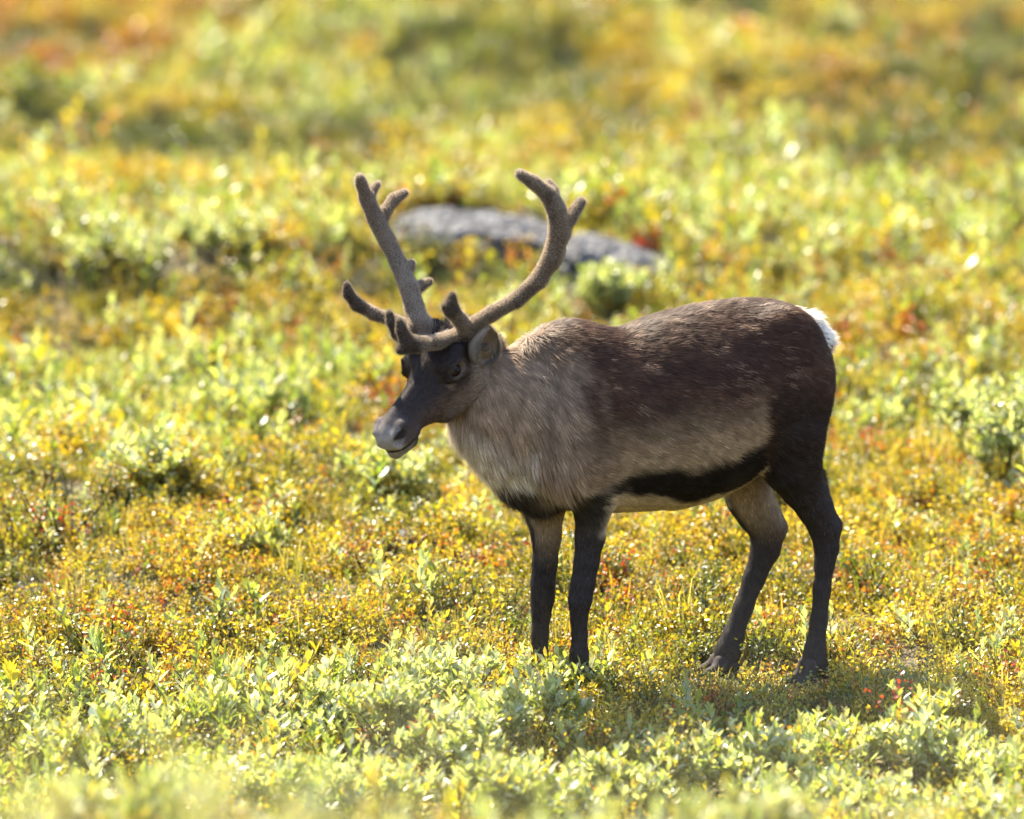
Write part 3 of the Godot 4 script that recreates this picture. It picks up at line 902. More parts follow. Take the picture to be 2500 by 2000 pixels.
# ------------------------------------------------------------------ a body grown round its bones and meshed as one surface
class Field:
	var cell := 0.01
	var org := Vector3.ZERO
	var nx := 0
	var ny := 0
	var nz := 0
	var S := PackedFloat32Array()
	var v := PackedVector3Array()
	var n := PackedVector3Array()
	var idx := PackedInt32Array()

	func setup(lo: Vector3, hi: Vector3, c: float) -> void:
		cell = c
		org = lo
		nx = int(ceil((hi.x - lo.x) / c)) + 1
		ny = int(ceil((hi.y - lo.y) / c)) + 1
		nz = int(ceil((hi.z - lo.z) / c)) + 1
		S.resize(nx * ny * nz)
		S.fill(0.0)

	func cone(a: Vector3, b: Vector3, ra: float, rb: float, k: float, fl := 1.0, carve := false) -> void:
		var m := maxf(ra, rb) + 5.0 * k
		var lo := Vector3(minf(a.x, b.x) - m, minf(a.y, b.y) - m, minf(a.z, b.z) - m) - org
		var hi := Vector3(maxf(a.x, b.x) + m, maxf(a.y, b.y) + m, maxf(a.z, b.z) + m) - org
		var x0 := maxi(0, int(lo.x / cell)); var x1 := mini(nx - 1, int(hi.x / cell) + 1)
		var y0 := maxi(0, int(lo.y / cell)); var y1 := mini(ny - 1, int(hi.y / cell) + 1)
		var z0 := maxi(0, int(lo.z / cell)); var z1 := mini(nz - 1, int(hi.z / cell) + 1)
		var ba := b - a
		ba.z /= fl
		var bb := maxf(ba.dot(ba), 1e-9)
		var ik := 1.0 / k
		for x in range(x0, x1 + 1):
			for y in range(y0, y1 + 1):
				var row := (x * ny + y) * nz
				for z in range(z0, z1 + 1):
					var p := org + Vector3(x, y, z) * cell - a
					p.z /= fl
					var t := clampf(p.dot(ba) / bb, 0.0, 1.0)
					var d := (p - ba * t).length() - (ra + (rb - ra) * t)
					if d < 5.0 * k:
						var e := exp(minf(-d * ik, 30.0))
						if carve:
							var s := S[row + z]
							if s > 0.0:
								S[row + z] = 1.0 / (1.0 / s + e)
						else:
							S[row + z] += e

	# st: rows of [x, top, bottom, half width], along x
	func loft(st: Array, k: float, pinch := 0.2) -> void:
		var ik := 1.0 / k
		for x in nx:
			var px := org.x + x * cell
			if px < st[0][0] or px > st[-1][0]:
				continue
			var i := 0
			while i < st.size() - 2 and px > st[i + 1][0]:
				i += 1
			var A: Array = st[maxi(i - 1, 0)]
			var B: Array = st[i]
			var C: Array = st[i + 1]
			var D: Array = st[mini(i + 2, st.size() - 1)]
			var t: float = (px - B[0]) / (C[0] - B[0])
			var val := []
			for q in [1, 2, 3]:
				var span: float = C[0] - B[0]
				var mb: float = (C[q] - A[q]) / maxf(C[0] - A[0], 1e-5) * span
				var mc: float = (D[q] - B[q]) / maxf(D[0] - B[0], 1e-5) * span
				var t2 := t * t
				var t3 := t2 * t
				val.append((2 * t3 - 3 * t2 + 1) * B[q] + (t3 - 2 * t2 + t) * mb + (-2 * t3 + 3 * t2) * C[q] + (t3 - t2) * mc)
			var c: float = (val[0] + val[1]) * 0.5
			var hh: float = maxf((val[0] - val[1]) * 0.5, 0.004)
			var hw: float = maxf(val[2], 0.004)
			for y in ny:
				var dy: float = org.y + y * cell - c
				if absf(dy) > hh + 5.0 * k:
					continue
				var up := clampf(dy / hh, 0.0, 1.2)
				var w: float = hw * (1.0 - pinch * up * up)
				var row := (x * ny + y) * nz
				for z in nz:
					var pz := org.z + z * cell
					if absf(pz) > w + 5.0 * k:
						continue
					var r := sqrt((dy / hh) * (dy / hh) + (pz / w) * (pz / w))
					var d := -minf(hh, w)
					if r > 0.05:
						d = sqrt(dy * dy + pz * pz) * (1.0 - 1.0 / r)
					if d < 5.0 * k:
						S[row + z] += exp(minf(-d * ik, 30.0))

	func polygonize(k: float) -> void:
		var N := nx * ny * nz
		var f := PackedFloat32Array()
		f.resize(N)
		for i in N:
			var s := S[i]
			f[i] = 5.0 * k if s < 0.007 else -k * log(s)
		var at := PackedInt32Array()
		at.resize(N)
		at.fill(-1)
		var sx := ny * nz
		var off := [0, sx, nz, sx + nz, 1, sx + 1, nz + 1, sx + nz + 1]
		var edges := [[0, 1], [2, 3], [4, 5], [6, 7], [0, 2], [1, 3], [4, 6], [5, 7], [0, 4], [1, 5], [2, 6], [3, 7]]
		var cor := [Vector3(0, 0, 0), Vector3(1, 0, 0), Vector3(0, 1, 0), Vector3(1, 1, 0), Vector3(0, 0, 1), Vector3(1, 0, 1), Vector3(0, 1, 1), Vector3(1, 1, 1)]
		var far := 4.9 * k
		for x in nx - 1:
			for y in ny - 1:
				var row := (x * ny + y) * nz
				for z in nz - 1:
					var i := row + z
					var f0 := f[i]
					if f0 > far:
						var f7 := f[i + sx + nz + 1]
						if f7 > far:
							continue
					var neg := f0 < 0.0
					if (f[i + 1] < 0.0) == neg and (f[i + nz] < 0.0) == neg and (f[i + nz + 1] < 0.0) == neg and (f[i + sx] < 0.0) == neg and (f[i + sx + 1] < 0.0) == neg and (f[i + sx + nz] < 0.0) == neg and (f[i + sx + nz + 1] < 0.0) == neg:
						continue
					var sum := Vector3.ZERO
					var cnt := 0
					for e in edges:
						var a: float = f[i + off[e[0]]]
						var b: float = f[i + off[e[1]]]
						if (a < 0.0) != (b < 0.0):
							sum += (cor[e[0]] as Vector3).lerp(cor[e[1]], a / (a - b))
							cnt += 1
					at[i] = v.size()
					v.append(org + (Vector3(x, y, z) + sum / cnt) * cell)
		for x in range(1, nx - 1):
			for y in range(1, ny - 1):
				var row := (x * ny + y) * nz
				for z in range(1, nz - 1):
					var i := row + z
					if at[i] < 0:
						continue
					var neg := f[i] < 0.0
					if (f[i + sx] < 0.0) != neg:
						quad(at[i], at[i - nz], at[i - nz - 1], at[i - 1], neg)
					if (f[i + nz] < 0.0) != neg:
						quad(at[i], at[i - 1], at[i - sx - 1], at[i - sx], neg)
					if (f[i + 1] < 0.0) != neg:
						quad(at[i], at[i - sx], at[i - sx - nz], at[i - nz], neg)
		n.resize(v.size())
		n.fill(Vector3.ZERO)
		for q in range(0, idx.size(), 3):
			var c := (v[idx[q + 2]] - v[idx[q]]).cross(v[idx[q + 1]] - v[idx[q]])
			n[idx[q]] += c; n[idx[q + 1]] += c; n[idx[q + 2]] += c
		for q in n.size():
			n[q] = n[q].normalized()

	func quad(a: int, b: int, c: int, d: int, neg: bool) -> void:
		if mini(mini(a, b), mini(c, d)) < 0:
			return
		if neg:
			idx.append_array(PackedInt32Array([a, c, b, a, d, c]))
		else:
			idx.append_array(PackedInt32Array([a, b, c, a, c, d]))

	func chain(pts: Array, k: float, fl := 1.0) -> void:
		for i in pts.size() - 1:
			cone(pts[i][0], pts[i + 1][0], pts[i][1], pts[i + 1][1], k, fl)

class Coat:
	var v := PackedVector3Array()
	var c := PackedColorArray()
	var n := PackedVector3Array()
	var idx := PackedInt32Array()
	func hair(p: Vector3, nrm: Vector3, dir: Vector3, long: float, wide: float, lift: float, curl: float, col: Color) -> void:
		var t := (dir - nrm * dir.dot(nrm))
		if t.length() < 0.01:
			t = nrm.cross(Vector3(0.3, 0.9, 0.2))
		t = t.normalized()
		var w := nrm.cross(t) * wide * 0.5
		var g := t * cos(lift) + nrm * sin(lift)
		var g2 := t * cos(lift * curl) + nrm * sin(lift * curl)
		var face := nrm * cos(lift) - t * sin(lift)
		var m := p + g * long * 0.5
		var tip := m + g2 * long * 0.5
		var b := v.size()
		v.append(p - w); v.append(p + w); v.append(m - w * 0.8); v.append(m + w * 0.8); v.append(tip)
		for i in 5:
			c.append(col); n.append(face)
		idx.append_array(PackedInt32Array([b, b + 1, b + 2, b + 1, b + 3, b + 2, b + 2, b + 3, b + 4]))

# ------------------------------------------------------------------ markings of the coat
const BROWN := Color(0.072, 0.039, 0.025)
const RUST := Color(0.120, 0.062, 0.038)
const TAN := Color(0.375, 0.272, 0.182)
const PALE := Color(0.42, 0.315, 0.20)
const BLACK := Color(0.024, 0.019, 0.017)
const SOOT := Color(0.038, 0.026, 0.021)
const CREAM := Color(0.550, 0.450, 0.300)
const WHITE := Color(0.80, 0.77, 0.72)
const SHANK := Color(0.043, 0.035, 0.032)

func line_y(pts: Array, x: float) -> float:
	if x <= pts[0][0]:
		return pts[0][1]
	for i in pts.size() - 1:
		if x <= pts[i + 1][0]:
			return lerpf(pts[i][1], pts[i + 1][1], (x - pts[i][0]) / (pts[i + 1][0] - pts[i][0]))
	return pts[-1][1]

# colour of the coat at a place p in the reindeer's axes; the markings are the same on both flanks
func coat_colour(p: Vector3) -> Color:
	var mx := 1250.0 + PX * (STAND.x + p.x * ca)
	var my := 1000.0 - PX * ((p.y - AIM.y) * cp + p.x * sa * sp)
	var wob := 26.0 * n_fine.get_noise_3d(p.x * 0.6, p.y * 0.6, p.z * 0.6) + 9.0 * n_fine.get_noise_3d(p.x * 2.0, p.y * 2.0, p.z * 2.0)
	mx += wob
	my += wob * 0.8
	var side := smooth(0.02, 0.10, absf(p.z))
	var c := BROWN
	# ruddy and dark brown hair mixed in patches all over
	c = c.lerp(RUST, 0.55 * smooth(-0.15, 0.4, n_mid.get_noise_3d(p.x * 5.0 + 20.0, p.y * 9.0, p.z * 5.0)))
	# hind quarters
	var hq := smooth(1790.0, 1830.0, mx) * smooth(850.0, 1000.0, my)
	c = c.lerp(SOOT, hq)
	# pale band over the lower flank
	var stripe_top := line_y([[1395, 1150], [1455, 1139], [1505, 1124], [1600, 1115], [1692, 1099], [1794, 1070]], mx)
	var band := stripe_top - 26.0
	var in_band := smooth(band - 150.0, band + 10.0, my) * smooth(1350.0, 1440.0, mx) * (1.0 - smooth(1780.0, 1812.0, mx))
	c = c.lerp(PALE, in_band * 0.9)
	# black stripe above the belly
	var stripe_low := line_y([[1430, 1176], [1490, 1184], [1547, 1192], [1620, 1207], [1667, 1205], [1727, 1187], [1783, 1150], [1820, 1112]], mx)
	var st := smooth(stripe_top - 20.0, stripe_top + 16.0, my) * smooth(1375.0, 1425.0, mx) * (1.0 - smooth(1800.0, 1815.0, mx))
	c = c.lerp(BLACK, st)
	# cream belly
	var be := smooth(stripe_low - 7.0, stripe_low + 11.0, my) * smooth(1330.0, 1380.0, mx) * (1.0 - smooth(1815.0, 1830.0, mx)) * smooth(0.475, 0.51, p.y)
	c = c.lerp(CREAM, be)
	# grey-tan neck, breast and fore shoulder
	var streak := 60.0 * n_mid.get_noise_3d(p.x * 14.0, p.y * 3.0, p.z * 9.0)
	var front := line_y([[780, 1285], [850, 1322], [950, 1345], [1050, 1350], [1120, 1368], [1160, 1390]], my)
	var ne := 1.0 - smooth(front - 75.0, front + 80.0, mx + streak)
	var neck_c := TAN
	neck_c = neck_c.lerp(BROWN, 0.28 * smooth(0.05, 0.45, n_mid.get_noise_3d(p.x * 9.0 + 5.0, p.y * 3.0, p.z * 6.0)))
	neck_c = neck_c.lerp(CREAM, 0.85 * smooth(-10.0, 55.0, my - line_y([[1100, 1020], [1200, 1110], [1300, 1150]], mx)))  # cream mane below, lightened further to imitate its sunlit front edge
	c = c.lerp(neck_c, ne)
	# dark breast and elbows
	var br := smooth(1160.0, 1182.0, my) * (1.0 - smooth(1395.0, 1430.0, mx))
	c = c.lerp(BLACK, br * 0.95)
	var arm_pale := exp(-pow((mx - 1302.0) / 30.0, 2.0) - pow((my - 1198.0) / 20.0, 2.0)) * side
	c = c.lerp(PALE, arm_pale * 0.8)
	# legs: dark shanks, pale on the inner side of thigh and forearm
	var leg := smooth(1200.0, 1235.0, my) * (1.0 - be) if mx < 1700.0 else smooth(1120.0, 1160.0, my) * (1.0 - be)
	c = c.lerp(SHANK, leg)
	return c

func inner_leg(p: Vector3, nrm: Vector3, c: Color) -> Color:
	# the side of a leg that faces the other leg is pale high up
	if p.y < 0.62 and absf(p.z) > 0.02:
		var inward := -nrm.z * signf(p.z)
		var high := smooth(0.36, 0.52, p.y)
		return c.lerp(PALE, 0.75 * high * smooth(0.15, 0.6, inward))
	return c

func head_colour(q: Vector3) -> Color:
	# q: x from poll (0) back, so the nose is at -0.40; y up from the axis; z to the left
	var f := -q.x
	var wob := 0.010 * n_fine.get_noise_3d(q.x * 3.0, q.y * 3.0, q.z * 3.0)
	var c := Color(0.034, 0.024, 0.021)
	# brown-grey cheek and jaw
	var cheek := smooth(-0.02, -0.075, q.y + wob) * (1.0 - smooth(0.20, 0.29, f + wob))
	c = c.lerp(Color(0.185, 0.138, 0.106), cheek * 0.9)
	var throat := smooth(0.15, 0.05, f + 2.0 * wob + 0.5 * (q.y + 0.06)) * smooth(0.035, -0.02, q.y)
	c = c.lerp(Color(0.27, 0.205, 0.15), throat * 0.85)
	# soft brown from the cheek forward to the mouth
	c = c.lerp(Color(0.080, 0.055, 0.047), 0.75 * smooth(0.15, 0.22, f) * smooth(0.0, -0.05, q.y))
	# lighter ring round the eye and tear duct
	var e := Vector2((f - 0.125) / 0.036, (q.y - 0.008) / 0.027).length()
	c = c.lerp(Color(0.115, 0.085, 0.065), 0.7 * (1.0 - smooth(0.75, 1.15, e)) * smooth(0.04, 0.07, absf(q.z)))
	var tear := Vector2((f - 0.165) / 0.012, (q.y + 0.022) / 0.014).length()
	c = c.lerp(Color(0.17, 0.125, 0.095), 0.7 * (1.0 - smooth(0.5, 1.4, tear)) * smooth(0.035, 0.06, absf(q.z)))
	# pale muzzle and lips
	var mz := smooth(0.315, 0.395, f + wob + 0.12 * maxf(q.y + 0.03, 0.0))
	c = c.lerp(Color(0.115, 0.098, 0.09), mz * (1.0 - 0.75 * smooth(0.038, 0.05, absf(q.z)) * smooth(0.40, 0.385, f)))
	c = c.lerp(Color(0.27, 0.245, 0.225), smooth(0.372, 0.415, f + 2.0 * wob - 0.10 * maxf(q.y + 0.02, 0.0)))
	c = c.lerp(Color(0.20, 0.17, 0.13), smooth(0.32, 0.36, f) * smooth(-0.072, -0.082, q.y))
	# dark line of the mouth
	var mo := absf(q.y + 0.0705) / 0.006
	c = c.lerp(Color(0.03, 0.025, 0.022), (1.0 - smooth(0.7, 1.2, mo)) * smooth(0.335, 0.35, f))
	# bare dark nostril
	var no := Vector3((f - 0.384) / 0.027, (q.y + 0.021) / 0.016, (absf(q.z) - 0.040) / 0.018).length()
	c = c.lerp(Color(0.03, 0.026, 0.026), 1.0 - smooth(0.7, 1.15, no))
	return c

# ------------------------------------------------------------------ the reindeer
func make_reindeer() -> void:
	var root := base("reindeer", STAND)
	root.rotation.y = deg_to_rad(YAW)
	tag(root, "bull reindeer with velvet antlers standing on the heath, head turned towards the viewer", "reindeer")

	# --- trunk, neck and legs
	var F := Field.new()
	F.setup(Vector3(-0.84, -0.06, -0.30), Vector3(0.80, 1.20, 0.32), 0.0095)
	var st := []
	for a in [[1262, 935, 1110, 0.06], [1285, 872, 1165, 0.115], [1325, 812, 1215, 0.160], [1380, 786, 1240, 0.188], [1440, 788, 1250, 0.205], [1510, 800, 1248, 0.222],
			[1600, 770, 1243, 0.236], [1690, 747, 1228, 0.238], [1770, 734, 1197, 0.226], [1850, 730, 1145, 0.205], [1915, 742, 1085, 0.19], [1960, 770, 1040, 0.165], [1990, 812, 985, 0.115], [2003, 850, 930, 0.05]]:
		var t := bl(a[0], a[1], 0.0)
		var b := bl(a[0], a[2], 0.0)
		st.append([t.x, t.y, b.y, a[3]])
	F.loft(st, 0.012, 0.22)
	var r := func(px): return px / PX
	# neck
	var neck := [[bl(1172, 935, -0.015), r.call(62)], [bl(1205, 990, 0.0), r.call(104)], [bl(1245, 1010, 0.0), r.call(140)], [bl(1320, 1020, 0.0), r.call(175)]]
	F.chain(neck, 0.016, 0.78)
	F.chain([[bl(1172, 1015, -0.01), r.call(46)], [bl(1226, 1095, 0.0), r.call(60)], [bl(1272, 1150, 0.0), r.call(68)], [bl(1320, 1180, 0.0), r.call(72)]], 0.014, 0.8)
	F.chain([[bl(1175, 925, -0.01), r.call(42)], [bl(1240, 928, 0.0), r.call(52)], [bl(1320, 880, 0.0), r.call(62)], [bl(1390, 845, 0.0), r.call(55)]], 0.014, 0.8)
	for s in [1.0, -1.0]:
		# shoulder blade and upper arm
		var k0 := 0.026
		if s > 0:
			F.chain([[bl(1430, 950, 0.05), r.call(80)], [bl(1400, 1040, 0.115), r.call(88)], [bl(1405, 1120, 0.13), r.call(84)], [bl(1450, 1190, 0.115), r.call(60)]], k0, 0.72)
			F.chain([[bl(1452, 1190, 0.115), r.call(50)], [bl(1446, 1246, 0.105), r.call(40)], [bl(1441, 1309, 0.10), r.call(35)], [bl(1432, 1373, 0.10), r.call(29)], [bl(1424, 1421, 0.10), r.call(27.5)], [bl(1416, 1465, 0.10), r.call(27)],
				[bl(1414, 1507, 0.10), r.call(19)], [bl(1415, 1548, 0.10), r.call(17.5)], [bl(1414, 1596, 0.10), r.call(21)], [bl(1414, 1640, 0.10), r.call(25)]], 0.006)
			# haunch and hind leg
			F.chain([[bl(1905, 850, 0.085), r.call(105)], [bl(1925, 960, 0.11), r.call(98)], [bl(1930, 1060, 0.115), r.call(84)]], k0, 0.75)
			F.chain([[bl(1925, 1060, 0.115), r.call(82)], [bl(1932, 1135, 0.115), r.call(70)], [bl(1955, 1187, 0.11), r.call(51)], [bl(1988, 1239, 0.105), r.call(42)], [bl(2013, 1291, 0.10), r.call(36)], [bl(2018, 1340, 0.10), r.call(28)],
				[bl(2013, 1378, 0.10), r.call(23)], [bl(2007, 1440, 0.10), r.call(20.5)], [bl(1999, 1517, 0.10), r.call(20)], [bl(1990, 1587, 0.10), r.call(25)], [bl(1988, 1622, 0.10), r.call(35)]], 0.006)
			F.chain([[bl(2000, 1150, 0.11), r.call(10)], [bl(2018, 1235, 0.10), r.call(12)], [bl(2038, 1282, 0.10), r.call(16)], [bl(2020, 1340, 0.10), r.call(18)]], 0.006)
		else:
			F.chain([[bl(1370, 950, -0.05), r.call(80)], [bl(1330, 1050, -0.115), r.call(85)], [bl(1335, 1130, -0.13), r.call(78)], [bl(1335, 1190, -0.115), r.call(58)]], k0, 0.72)
			F.chain([[bl(1332, 1190, -0.115), r.call(52)], [bl(1330, 1246, -0.105), r.call(44)], [bl(1335, 1309, -0.10), r.call(34)], [bl(1331, 1373, -0.10), r.call(29)], [bl(1326, 1421, -0.10), r.call(27.5)], [bl(1325, 1460, -0.10), r.call(27)],
				[bl(1322, 1501, -0.10), r.call(21)], [bl(1319, 1548, -0.10), r.call(19)], [bl(1317, 1596, -0.10), r.call(20)], [bl(1316, 1632, -0.10), r.call(22)]], 0.006)
			F.chain([[bl(1850, 860, -0.085), r.call(100)], [bl(1830, 980, -0.11), r.call(95)], [bl(1815, 1090, -0.115), r.call(80)]], k0, 0.75)
			F.chain([[bl(1812, 1090, -0.115), r.call(80)], [bl(1815, 1160, -0.115), r.call(66)], [bl(1830, 1215, -0.11), r.call(56)], [bl(1850, 1253, -0.105), r.call(50)], [bl(1874, 1291, -0.10), r.call(43)], [bl(1868, 1343, -0.10), r.call(34)],
				[bl(1841, 1413, -0.10), r.call(26)], [bl(1815, 1483, -0.10), r.call(23)], [bl(1790, 1552, -0.10), r.call(25)], [bl(1779, 1587, -0.10), r.call(31)], [bl(1768, 1615, -0.10), r.call(30)]], 0.006)
			F.chain([[bl(1870, 1190, -0.11), r.call(10)], [bl(1890, 1250, -0.10), r.call(13)], [bl(1907, 1288, -0.10), r.call(14)], [bl(1880, 1345, -0.10), r.call(18)]], 0.006)
	# tail
	F.chain([[bl(1975, 795, 0.0), r.call(30)], [bl(2004, 830, 0.0), r.call(24)], [bl(2010, 870, 0.0), r.call(14)]], 0.008)
	# sheath under the belly
	F.chain([[bl(1640, 1215, 0.0), r.call(26)], [bl(1740, 1185, 0.0), r.call(30)]], 0.012)
	F.polygonize(0.01)

	# --- head in its own axes: x back from the nose, y up out of the forehead, z to its left
	var psi := deg_to_rad(51.0)
	var th := deg_to_rad(33.0)
	var hf := Vector3(-cos(th) * cos(psi), -sin(th), cos(th) * sin(psi))
	var hl := Vector3(sin(psi), 0, cos(psi))
	var hu := hf.cross(hl).normalized()
	var turn := Basis(Vector3.UP, deg_to_rad(YAW)).inverse()
	var HB := turn * Basis(-hf, hu, hl * 1.07)
	var HO := al(1116, 832, 0.26)
	var H := Field.new()
	H.setup(Vector3(-0.45, -0.21, -0.14), Vector3(0.10, 0.11, 0.14), 0.0042)
	var hs := []
	for a in [[-0.06, -0.01, -0.09, 0.045], [-0.02, 0.025, -0.125, 0.070], [0.04, 0.047, -0.150, 0.084], [0.09, 0.055, -0.160, 0.089], [0.135, 0.049, -0.155, 0.085], [0.18, 0.038, -0.140, 0.070], [0.23, 0.028, -0.116, 0.056],
			[0.28, 0.024, -0.096, 0.049], [0.33, 0.021, -0.090, 0.050], [0.365, 0.014, -0.086, 0.052], [0.395, 0.0, -0.078, 0.047], [0.412, -0.016, -0.066, 0.034], [0.420, -0.034, -0.050, 0.012]]:
		hs.push_front([-a[0], a[1], a[2], a[3]])
	H.loft(hs, 0.006, 0.30)
	for s in [1.0, -1.0]:
		# brow, cheek, jaw angle, nostril wing and lips
		H.cone(Vector3(-0.080, 0.030, 0.060 * s), Vector3(-0.130, 0.024, 0.064 * s), 0.021, 0.016, 0.007)
		H.cone(Vector3(-0.10, -0.020, 0.070 * s), Vector3(-0.18, -0.040, 0.052 * s), 0.024, 0.016, 0.007)
		H.cone(Vector3(-0.045, -0.105, 0.052 * s), Vector3(-0.19, -0.105, 0.034 * s), 0.044, 0.030, 0.008)
		H.cone(Vector3(-0.362, -0.012, 0.036 * s), Vector3(-0.392, -0.022, 0.032 * s), 0.018, 0.016, 0.005)
		H.cone(Vector3(-0.33, -0.058, 0.036 * s), Vector3(-0.385, -0.062, 0.026 * s), 0.018, 0.018, 0.005)
		# antler pedicle
		H.cone(Vector3(0.0, 0.01, 0.045 * s), Vector3(0.004, 0.036, 0.066 * s), 0.029, 0.022, 0.007)
		# ear base
		H.cone(Vector3(0.006, -0.03, 0.060 * s), Vector3(0.0, -0.026, 0.086 * s), 0.026, 0.016, 0.008)
		# eye opening with its lids
		var ec := Vector3(-0.127, 0.006, 0.0700 * s)
		var en := Vector3(-0.22, 0.26, 0.94 * s)
		H.cone(ec + Vector3(0.016, 0.0, 0.0), ec + Vector3(-0.018, -0.002, -0.004 * s), 0.0255, 0.022, 0.006)
		H.cone(ec + en * 0.024 + Vector3(0.011, 0.002, 0.002 * s), ec + en * 0.024 + Vector3(-0.016, -0.004, -0.003 * s), 0.0185, 0.0135, 0.0016, 1.0, true)
		H.chain([[ec + en * 0.016 + Vector3(0.032, 0.0, 0.0), 0.004], [ec + en * 0.018 + Vector3(0.014, 0.0195, -0.003 * s), 0.0055], [ec + en * 0.018 + Vector3(-0.010, 0.0175, -0.003 * s), 0.0055], [ec + en * 0.012 + Vector3(-0.036, -0.006, -0.004 * s), 0.0035]], 0.002)
		H.chain([[ec + en * 0.016 + Vector3(0.032, 0.0, 0.0), 0.004], [ec + en * 0.016 + Vector3(0.013, -0.0185, 0.001 * s), 0.0038], [ec + en * 0.015 + Vector3(-0.012, -0.0195, 0.0), 0.0038], [ec + en * 0.012 + Vector3(-0.037, -0.008, -0.004 * s), 0.003]], 0.002)
		# nostril, and the corner of the mouth
		H.cone(Vector3(-0.406, -0.034, 0.042 * s), Vector3(-0.360, -0.006, 0.062 * s), 0.0130, 0.0085, 0.0020, 1.0, true)
		H.cone(Vector3(-0.418, -0.068, 0.006 * s), Vector3(-0.392, -0.070, 0.040 * s), 0.0062, 0.0058, 0.0015, 1.0, true)
		H.cone(Vector3(-0.392, -0.070, 0.040 * s), Vector3(-0.340, -0.074, 0.062 * s), 0.0058, 0.004, 0.0015, 1.0, true)
	# broad flat forehead
	H.cone(Vector3(-0.085, 0.020, -0.046), Vector3(-0.085, 0.020, 0.046), 0.031, 0.031, 0.012)
	H.cone(Vector3(-0.03, 0.012, -0.042), Vector3(-0.03, 0.012, 0.042), 0.030, 0.030, 0.012)
	H.cone(Vector3(-0.14, 0.012, -0.034), Vector3(-0.14, 0.012, 0.034), 0.028, 0.028, 0.008)
	# lower lip and chin
	H.cone(Vector3(-0.33, -0.092, 0.0), Vector3(-0.388, -0.088, 0.0), 0.030, 0.022, 0.005)
	# back of the skull into the neck
	H.cone(Vector3(0.02, -0.05, 0.0), Vector3(0.075, -0.08, 0.0), 0.075, 0.07, 0.01)
	H.polygonize(0.005)

	var bv := PackedVector3Array()
	var bn := PackedVector3Array()
	var bc := PackedColorArray()
	var bi := F.idx.duplicate()
	bv.append_array(F.v)
	bn.append_array(F.n)
	var tuft := Coat.new()
	for i in F.v.size():
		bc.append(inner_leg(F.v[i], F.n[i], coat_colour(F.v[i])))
	var off := F.v.size()
	for i in H.v.size():
		bv.append(HO + HB * H.v[i])
		bn.append((HB * H.n[i]).normalized())
		bc.append(head_colour(H.v[i]))
	for i in H.idx:
		bi.append(i + off)
	var body := put("body", commit(bv, bc, bi, bn), m_skin, root)

	# --- hair: short on face and shanks, longer on flank, a mane under the neck, a white tuft at the tail
	for q in range(0, F.idx.size(), 3):
		var a := F.v[F.idx[q]]
		var b := F.v[F.idx[q + 1]]
		var c := F.v[F.idx[q + 2]]
		var area := (b - a).cross(c - a).length() * 0.5
		var cnt := area * 62000.0
		var num := int(cnt) + (1 if rng.randf() < cnt - floorf(cnt) else 0)
		for j in num:
			var u := sqrt(rng.randf())
			var w := rng.randf()
			var p := a * (1.0 - u) + b * (u * (1.0 - w)) + c * (u * w)
			var nr := (F.n[F.idx[q]] * (1.0 - u) + F.n[F.idx[q + 1]] * (u * (1.0 - w)) + F.n[F.idx[q + 2]] * (u * w)).normalized()
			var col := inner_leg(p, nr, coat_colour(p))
			var mx := 1250.0 + PX * (STAND.x + p.x * ca)
			var my := 1000.0 - PX * ((p.y - AIM.y) * cp + p.x * sa * sp)
			var dir := Vector3(0.85, -0.42, 0.0)
			var long := 0.026
			var lift := 0.20
			var neckish := 1.0 - smooth(1300.0, 1400.0, mx)
			dir = dir.lerp(Vector3(0.45, -0.85, 0.0), neckish)
			long = lerpf(long, 0.034, neckish)
			if my > 1180.0 or p.y < 0.50:
				var lg := smooth(0.62, 0.50, p.y)
				dir = dir.lerp(Vector3(0.06, -1.0, 0.0), lg)
				long = lerpf(long, 0.011, lg)
				lift = lerpf(lift, 0.14, lg)
			# mane
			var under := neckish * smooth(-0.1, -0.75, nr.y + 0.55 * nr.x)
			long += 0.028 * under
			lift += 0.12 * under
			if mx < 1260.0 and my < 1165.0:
				col = col.lerp(WHITE, 0.35 * smooth(0.45, 1.0, under))  # whiter front fringe: pale mane hair plus a painted backlit rim
			# wind-turned streaks
			var sw := n_mid.get_noise_3d(p.x * 6.0, p.y * 6.0, p.z * 6.0)
			dir += Vector3(0.0, 0.5 * sw, 0.35 * n_mid.get_noise_3d(p.y * 7.0, p.x * 7.0, 3.0))
			dir += Vector3(rng.randf_range(-0.16, 0.16), rng.randf_range(-0.16, 0.16), rng.randf_range(-0.12, 0.12))
			# white rump and tail
			var rump := smooth(1925.0, 1958.0, mx) * smooth(865.0, 825.0, my) * smooth(0.070, 0.035, absf(p.z))
			if rump > rng.randf():
				col = WHITE
				long = 0.036
				lift = 0.45
				dir = Vector3(0.9, -0.25, 0.0) + Vector3(rng.randf_range(-0.3, 0.3), rng.randf_range(-0.3, 0.3), rng.randf_range(-0.3, 0.3))
			var clump := n_fine.get_noise_3d(p.x * 3.2, p.y * 3.2, p.z * 3.2)
			var k := rng.randf_range(0.72, 1.32) * (1.0 + 0.55 * clump)
			lift *= 1.0 + 0.9 * clump
			var wisp := smooth(0.18, 0.5, n_mid.get_noise_3d(p.x * 7.0, p.y * 16.0, p.z * 9.0 + 40.0)) * (1.0 - neckish)
			if rng.randf() < 0.5 * wisp and col.r > 0.058 and col.r < 0.15:
				col = col.lerp(Color(0.30, 0.19, 0.12), 0.55)
				lift *= 1.5
			if rng.randf() < 0.05 and rump < 0.01:
				k *= 1.7
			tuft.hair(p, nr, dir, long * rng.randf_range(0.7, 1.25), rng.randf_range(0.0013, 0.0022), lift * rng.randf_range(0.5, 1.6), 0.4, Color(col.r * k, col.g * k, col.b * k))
	var face := Coat.new()
